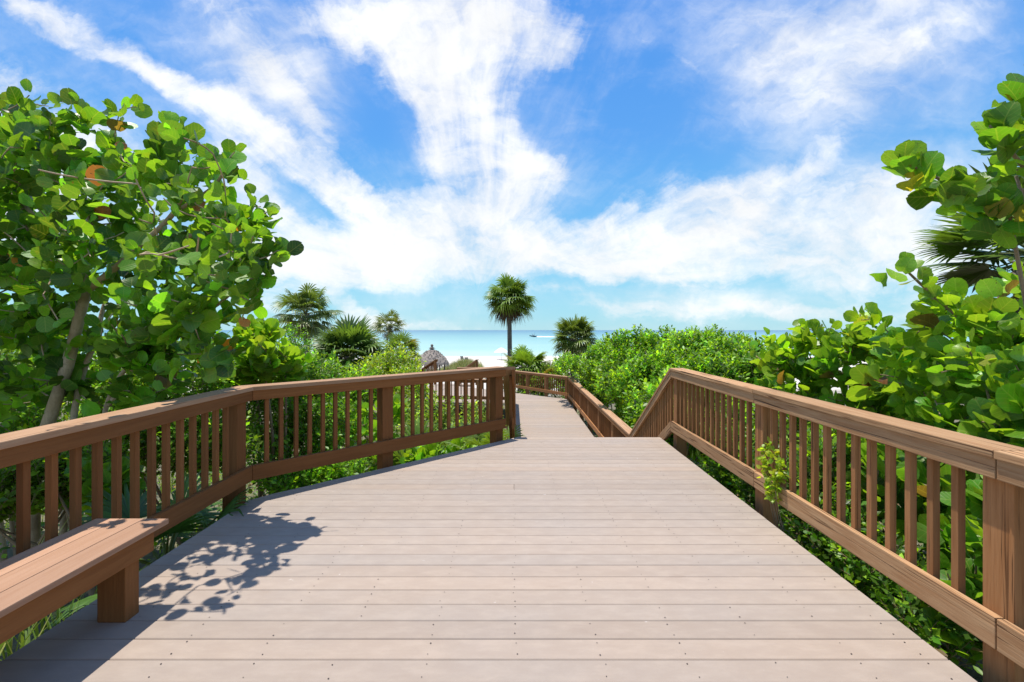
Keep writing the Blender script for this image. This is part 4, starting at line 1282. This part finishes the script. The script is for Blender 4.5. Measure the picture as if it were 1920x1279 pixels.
# ---- thatched hut on the beach
def hut():
    c = at(810, 640, 48); gz = ground_z(c[0], 48)
    root = thing('thatched_hut', (c[0], 48, gz), 'round grey thatched beach hut with a pointed topknot', 'hut')
    m, nt, b = material('dry_palm_thatch')
    tc = nt.new('ShaderNodeTexCoord'); p = tc.outputs['Object']
    n1 = nt.noise(nt.mapping(p, scale=(9, 9, 2)), 1.0, 5, .7); n2 = nt.noise(p, 3.0, 3, .5)
    col = nt.ramp(n1, [(.3, (.13, .11, .09)), (.5, (.22, .19, .165)), (.7, (.31, .275, .245))])
    nt.put(b.inputs['Base Color'], nt.mix(nt.math('MULTIPLY', n2, .4), col, (.40, .33, .26)))
    b.inputs['Roughness'].default_value = .95
    nt.put(b.inputs['Normal'], nt.bump(n1, .8, .05))
    ze = at(0, 682, 48)[2]; zt = at(0, 654, 48)[2]; R = 1.72
    mb = MB()
    prof = []
    for k in range(9):
        s = k / 8
        r = R * (1 - s ** 1.35) ** .75 + .06; z = ze + (zt - ze) * s
        prof.append((r, z))
    mb.lathe([(R - .12, ze + .06)] + prof, 30, (c[0], 48, 0), jit=.02)
    for k in range(420):                      # shaggy fringe and overlapping courses
        a = random.uniform(0, 6.28); s = max(0, random.uniform(-.25, .85))
        r = R * (1 - s ** 1.35) ** .75 + .05; z = ze + (zt - ze) * s
        q = np.array((c[0] + r * math.cos(a), 48 + r * math.sin(a), z + .10)); o = np.array((math.cos(a), math.sin(a), 0)); t = np.array((-math.sin(a), math.cos(a), 0))
        l = random.uniform(.22, .5); w = .06
        mb.add([q - t * w, q + t * w, q + o * .07 - t * w * .6 - (0, 0, l), q + o * .07 + t * w * .6 - (0, 0, l)], [(0, 1, 3, 2)])
    mb.build('thatch_roof', m, root, smooth=False)
    kb = MB(); kb.lathe([(.02, zt - .05), (.24, zt + .0), (.36, zt + .05), (.2, zt + .12), (.1, zt + .26), (.16, zt + .36), (.08, zt + .46), (.01, zt + .5)], 12, (c[0], 48, 0), jit=.05)
    kb.build('topknot', M['palm_bark'], root)
    for k in range(6):
        a = k * math.pi / 3 + .3
        pb = MB(); pb.tube([(c[0] + 1.3 * math.cos(a), 48 + 1.3 * math.sin(a), gz - .3), (c[0] + 1.3 * math.cos(a), 48 + 1.3 * math.sin(a), ze + .35)], [.09, .08], 8)
        pb.build('hut_post', M['palm_bark'], root)
hut()

def umbrella():
    Y = 85.0; c = at(940, 650, Y); gz = ground_z(c[0], Y)
    root = thing('beach_umbrella', (c[0], Y, gz), 'white beach umbrella open at the water edge', 'umbrella')
    mb = MB(); z0 = at(0, 660.5, Y)[2]; z1 = at(0, 652, Y)[2]
    mb.lathe([(1.38, z0 - .10), (1.38, z0), (1.05, z0 + (z1 - z0) * .35), (.7, z0 + (z1 - z0) * .65), (.35, z0 + (z1 - z0) * .88), (.02, z1)], 8, (c[0], Y, 0))
    mb.build('canopy', M['canvas'], root, smooth=False)
    pb = MB(); pb.tube([(c[0], Y, gz - .3), (c[0], Y, z1 + .12)], [.03, .025], 8); pb.build('pole', M['metal'], root)
umbrella()

def chair(lab, px, Y, rot):
    c = at(px, 660, Y); gz = ground_z(c[0], Y)
    root = thing('beach_chair', (c[0], Y, gz + .03), lab, 'chair', 'folding chairs on the beach')
    def T(v):
        x, y, z = v; return (c[0] + x * math.cos(rot) - y * math.sin(rot), Y + x * math.sin(rot) + y * math.cos(rot), gz + z)
    def sheet(name, pts, th=.03):
        v = [T(p) for p in pts] + [T((p[0], p[1], p[2] - th)) for p in pts]
        mb = MB(); mb.add(v, [(0, 1, 2, 3), (7, 6, 5, 4), (0, 4, 5, 1), (1, 5, 6, 2), (2, 6, 7, 3), (3, 7, 4, 0)]); mb.build(name, M['chair_cloth'], root, smooth=False)
    sheet('seat', [(-.28, -.25, .42), (.28, -.25, .42), (.28, .28, .36), (-.28, .28, .36)])
    sheet('backrest', [(-.28, .27, .38), (.28, .27, .38), (.28, .58, .98), (-.28, .58, .98)])
    for (x, y0, y1) in ((-.29, -.3, .4), (.29, -.3, .4), (-.29, .4, -.25), (.29, .4, -.25)):
        mb = MB(); mb.tube([T((x, y0, 0)), T((x, y1, .55))], [.016, .016], 6); mb.build('leg', M['metal'], root)
chair('dark folding chair facing the sea, the larger one on the sand beyond the dune grass', 875, 76, math.pi)
chair('dark folding chair on the sand, the one left of its twin near the water', 868, 80, math.pi * .9)

def boat():
    Y = 383.0; c = at(1000, 632, Y); z = -4.3
    root = thing('motor_boat', (c[0], Y, z), 'small white motor boat with a hard top speeding left offshore', 'boat')
    def hull_prof(rows, name, mat):
        mb = MB(); V = []; F = []
        for (x, w, zb, zt) in rows:
            V += [(c[0] + x, Y, z + zb), (c[0] + x, Y - w * .8, z + zb + .25), (c[0] + x, Y - w, z + zt), (c[0] + x, Y + w, z + zt), (c[0] + x, Y + w * .8, z + zb + .25)]
        for i in range(len(rows) - 1):
            for k in range(5):
                a, b_ = i * 5 + k, i * 5 + (k + 1) % 5
                F.append((a, b_, b_ + 5, a + 5))
        F.append((0, 1, 2, 3, 4)); n = (len(rows) - 1) * 5; F.append((n + 4, n + 3, n + 2, n + 1, n))
        mb.add(V, F); return mb.build(name, mat, root, smooth=False)
    hull_prof([(-3.4, .05, 1.0, 1.55), (-2.6, .6, .65, 1.45), (-1.4, 1.0, .3, 1.25), (.5, 1.15, .05, 1.1), (2.7, 1.1, -.05, 1.05)], 'hull', M['dark_hull'])
    mb = MB(); mb.box((c[0] - .9, Y - .55, z + 1.1), (c[0] + .7, Y + .55, z + 2.0)); mb.box((c[0] - 1.0, Y - .5, z + 2.0), (c[0] - .6, Y + .5, z + 2.5)); mb.build('console', M['white_paint'], root, smooth=False)
    mb = MB(); mb.box((c[0] - 1.3, Y - 1.0, z + 3.05), (c[0] + 1.5, Y + 1.0, z + 3.22)); mb.build('hard_top', M['white_paint'], root, smooth=False)
    for (x, y) in ((-.9, -.8), (-.9, .8), (1.1, -.8), (1.1, .8)):
        mb = MB(); mb.tube([(c[0] + x * .8, Y + y, z + 1.0), (c[0] + x, Y + y, z + 3.1)], [.05, .05], 6); mb.build('top_support', M['metal'], root)
    mb = MB(); mb.box((c[0] + 2.7, Y - .3, z + .2), (c[0] + 3.3, Y + .3, z + 1.75)); mb.build('outboard_motor', M['white_paint'], root, smooth=False)
    # foam: a ragged low ridge of spray behind the stern
    fm = plain('sea_foam', (.85, .88, .88), .9, 3.0, .06)
    mb = MB(); V = []; F = []; n = 60
    for i in range(n + 1):
        s = i / n; x = c[0] + 1.0 + 26 * s; w = .5 + 2.6 * s + random.uniform(0, .5); h = (.75 * (1 - s) ** .8 + .12) * random.uniform(.6, 1.1)
        V += [(x, Y - w, z - .05), (x, Y - w * .4, z + h), (x, Y + w * .4, z + h), (x, Y + w, z - .05)]
    for i in range(n):
        for k in range(3): F.append((i * 4 + k, i * 4 + k + 1, i * 4 + k + 5, i * 4 + k + 4))
    mb.add(V, F); o = mb.build('boat_wake', fm); tag(o, kind='stuff')
boat()

# ------------------------------------------------------------------ sky, sun, camera
SUN_DIR = Vector((-.17, .11, 1.0)).normalized()      # toward the sun
elev = math.asin(SUN_DIR.z)
w = bpy.data.worlds.new('World'); scene.world = w; w.use_nodes = True
nt = NT(w.node_tree)
bg = w.node_tree.nodes['Background']
sky = nt.new('ShaderNodeTexSky', sky_type='NISHITA'); sky.sun_disc = False
sky.sun_elevation = elev
sky.sun_rotation = math.atan2(SUN_DIR.x, SUN_DIR.y)
sky.air_density = 1.0; sky.dust_density = .6; sky.ozone_density = 2.0; sky.altitude = 0
tc = nt.new('ShaderNodeTexCoord')
sep = nt.new('ShaderNodeSeparateXYZ'); nt.put(sep.inputs[0], tc.outputs['Generated'])
yy = nt.math('MAXIMUM', nt.math('ABSOLUTE', sep.outputs[1]), .12)
u = nt.math('DIVIDE', sep.outputs[0], yy); v = nt.math('DIVIDE', sep.outputs[2], yy)
uv = nt.combine(u, v, 0.0)
# wind-torn warp of the cloud outlines
wn = nt.new('ShaderNodeVectorMath', operation='SUBTRACT')
nt.put(wn.inputs[0], nt.noise(uv, 3.2, 6, .62, color=True)); wn.inputs[1].default_value = (.5, .5, .5)
ws = nt.new('ShaderNodeVectorMath', operation='SCALE'); nt.put(ws.inputs[0], wn.outputs[0]); ws.inputs['Scale'].default_value = .20
wv = nt.new('ShaderNodeVectorMath', operation='ADD'); nt.put(wv.inputs[0], uv); nt.put(wv.inputs[1], ws.outputs[0])
wuv = wv.outputs[0]
def blob(cx, cy, rx_, ry_, ang, wgt):
    """soft ellipse of cloud; cx.. in degrees-like units of the photo, turned clockwise by ang"""
    mp = nt.mapping(wuv, loc=((cx - 960) / FPX, (HZ - cy) / FPX, 0), rot=(0, 0, -math.radians(ang)), scale=(rx_ / FPX, ry_ / FPX, 1), typ='TEXTURE')
    g = nt.new('ShaderNodeTexGradient', gradient_type='QUADRATIC_SPHERE'); nt.put(g.inputs[0], mp)
    return nt.math('MULTIPLY', g.outputs['Fac'], wgt)
CL = [  # streak from the upper left
      (60, 10, 260, 66, 22, 1.7), (260, 110, 280, 66, 27, 2.2), (430, 210, 270, 56, 32, 2.3), (570, 310, 260, 48, 36, 2.2), (690, 395, 230, 48, 30, 2.3), (800, 450, 200, 80, 12, 2.2),
      # paler second strand
      (400, 10, 200, 90, 48, .9), (510, 120, 220, 70, 62, 1.0), (465, 190, 70, 110, 10, 1.3), (580, 240, 200, 46, 60, .8), (640, 330, 140, 36, 50, .5),
      # tall cloud narrowing downward, with its right-hand shoulder
      (640, 40, 190, 90, 10, 1.5), (780, 70, 260, 150, 20, 2.4), (930, 40, 240, 130, 0, 2.4), (1000, 60, 150, 150, -40, 2.6), (800, 160, 130, 200, -28, 2.2), (890, 170, 140, 190, 0, 1.6), (930, 230, 110, 170, 12, 1.2),
      (830, 290, 70, 170, -14, 2.2), (960, 310, 150, 110, 10, 1.6), (1010, 320, 110, 70, 0, 1.9), (960, 380, 160, 90, -20, 1.8),
      # bank low over the middle
      (860, 420, 230, 110, 0, 3.0), (700, 480, 380, 85, 3, 3.4), (560, 480, 290, 110, 5, 2.6), (930, 470, 330, 85, 0, 3.4), (480, 330, 130, 90, 35, 1.1), (430, 280, 150, 80, 35, .8), (540, 400, 220, 40, 22, 1.0),
      # bank over the right
      (1130, 475, 380, 85, 3, 3.2), (1330, 460, 400, 105, 3, 3.4), (1420, 410, 280, 110, -12, 2.8), (1500, 470, 420, 120, 3, 3.0), (1650, 460, 360, 120, 0, 2.0), (1800, 430, 320, 120, 0, 1.4),
      (1480, 320, 230, 65, -28, 1.2), (1560, 290, 220, 50, -25, .7), (1260, 370, 210, 70, -8, .9), (1640, 340, 280, 70, -5, .8),
      # wisps, upper right
      (1640, 110, 360, 120, -20, .50), (1560, 190, 200, 50, 25, .8), (1800, 50, 340, 60, -32, .5), (1250, 90, 240, 36, 35, .5), (1270, 170, 160, 70, 20, .4), (1320, 250, 260, 60, -10, .35),
      # left edge and low haze
      (0, 180, 220, 130, 30, 2.4), (120, 260, 220, 130, 20, 2.0), (250, 350, 220, 150, 0, 1.8), (60, 420, 340, 200, 0, 1.6), (660, 572, 110, 36, 38, 1.5), (480, 570, 260, 60, 0, 1.3),
      (1200, 575, 460, 44, 4, 1.5), (1040, 545, 170, 26, 3, 1.2), (1480, 590, 460, 46, 0, 1.3), (760, 605, 560, 30, 0, .8), (1760, 570, 320, 60, 0, 1.0)]
s = None
for c_ in CL:
    g = blob(*c_)
    s = g if s is None else nt.math('ADD', s, g)
# fibres fanning out from the point on the horizon the cirrus streams toward
du = nt.math('SUBTRACT', nt.math('ADD', u, nt.math('MULTIPLY', nt.math('SUBTRACT', nt.noise(uv, 1.7, 3, .5), .5), .22)), -.09)
dv = nt.math('SUBTRACT', nt.math('ADD', v, nt.math('MULTIPLY', nt.math('SUBTRACT', nt.noise(nt.mapping(uv, loc=(5, 3, 0)), 1.7, 3, .5), .5), .22)), .09)
th = nt.math('ARCTAN2', dv, du); rr = nt.math('SQRT', nt.math('ADD', nt.math('MULTIPLY', du, du), nt.math('MULTIPLY', dv, dv)))
fib = nt.noise(nt.combine(nt.math('MULTIPLY', th, 5.5), nt.math('MULTIPLY', rr, 2.4), 0.0), 1.0, 9, .60, .25)
puff = nt.noise(wuv, 3.4, 9, .62, .25)
fine = nt.noise(nt.mapping(wuv, loc=(2, 9, 0), rot=(0, 0, .45), scale=(6, 15, 1)), 1.0, 7, .65, .4)
kf = nt.sstep(rr, .10, .42, .10, .46)
tex = nt.math('ADD', nt.math('ADD', nt.math('MULTIPLY', fib, kf), nt.math('MULTIPLY', puff, nt.math('SUBTRACT', .8, kf))), nt.math('MULTIPLY', fine, .30))
cover = nt.math('SUBTRACT', 1.0, nt.math('EXPONENT', nt.math('MULTIPLY', s, -1.0)))
val = nt.math('ADD', cover, nt.math('MULTIPLY', nt.math('SUBTRACT', tex, .58), 2.9))
dens = nt.math('MULTIPLY', nt.sstep(val, .20, 1.02), nt.sstep(cover, .015, .42))
d1 = nt.math('POWER', dens, .9)
back = nt.sstep(nt.noise(tc.outputs['Generated'], 2.6, 6, .6), .46, .70, 0, .85)
front = nt.sstep(sep.outputs[1], .02, .2)
d1 = nt.math('ADD', nt.math('MULTIPLY', d1, front), nt.math('MULTIPLY', back, nt.math('SUBTRACT', 1.0, front)))
sv = None
for c_ in [(1640, 110, 470, 220, -20, 1.5), (1480, 130, 260, 170, 15, 1.0), (1520, 20, 460, 130, 0, .9), (540, 140, 200, 190, 55, 1.3), (400, 60, 200, 120, 30, .8), (1700, 360, 420, 130, -4, 1.4), (880, 200, 200, 300, 0, 1.0), (960, 330, 200, 150, 0, 1.0), (420, 380, 300, 160, 20, 1.2), (1300, 560, 700, 60, 2, 1.0)]:
    g = blob(*c_)
    sv = g if sv is None else nt.math('ADD', sv, g)
sv = nt.math('MINIMUM', sv, 1.0)
veil = nt.math('ADD', nt.math('MULTIPLY', nt.sstep(tex, .48, .74), .26), nt.math('MULTIPLY', sv, nt.sstep(tex, .36, .66, .10, .72)))
d1 = nt.math('MINIMUM', nt.math('ADD', d1, nt.math('MULTIPLY', veil, nt.math('SUBTRACT', 1.0, d1))), 1.0)
shade = nt.sstep(puff, .3, .7, .90, 1.06)
STR = .12
EXPO = .42; EG = 2 ** EXPO
blue = nt.ramp(sep.outputs[2], [(0.0, (.50, .80, .90)), (.03, (.40, .75, .90)), (.10, (.27, .67, .90)), (.22, (.17, .52, .92)), (.38, (.115, .39, .91)), (.60, (.085, .315, .88)), (1.0, (.07, .25, .78))])
bl = nt.mix(1.0, blue, (1 / STR / EG,) * 3, 'MULTIPLY')
skyc = nt.mix(.85, nt.mix(1.0, sky.outputs[0], (.62, 1.0, 1.2), 'MULTIPLY'), bl)
cl = nt.mix(1.0, (1.04 / STR / EG, 1.05 / STR / EG, 1.06 / STR / EG), nt.combine(shade, shade, shade), 'MULTIPLY')
nt.put(bg.inputs['Color'], nt.mix(nt.math('MULTIPLY', d1, .97), skyc, cl))
bg.inputs['Strength'].default_value = STR

sd = bpy.data.lights.new('sun', 'SUN'); sd.energy = 4.6; sd.angle = math.radians(.53); sd.color = (1, .94, .85)
so = bpy.data.objects.new('sun', sd); COL.objects.link(so)
so.rotation_euler = SUN_DIR.to_track_quat('Z', 'Y').to_euler(); so.location = (0, 0, 20)

cam = bpy.data.cameras.new('camera'); co = bpy.data.objects.new('camera', cam); COL.objects.link(co)
co.location = (0, 0, CAM_H); co.rotation_euler = (math.pi / 2, 0, 0)
cam.sensor_width = 36; cam.lens = FPX / 1920 * 36
cam.shift_y = -(639.5 - HZ) / 1920
cam.clip_start = .05; cam.clip_end = 60000
scene.camera = co
scene.view_settings.view_transform = 'Standard'; scene.view_settings.look = 'None'
scene.view_settings.exposure = EXPO; scene.view_settings.gamma = 1.0
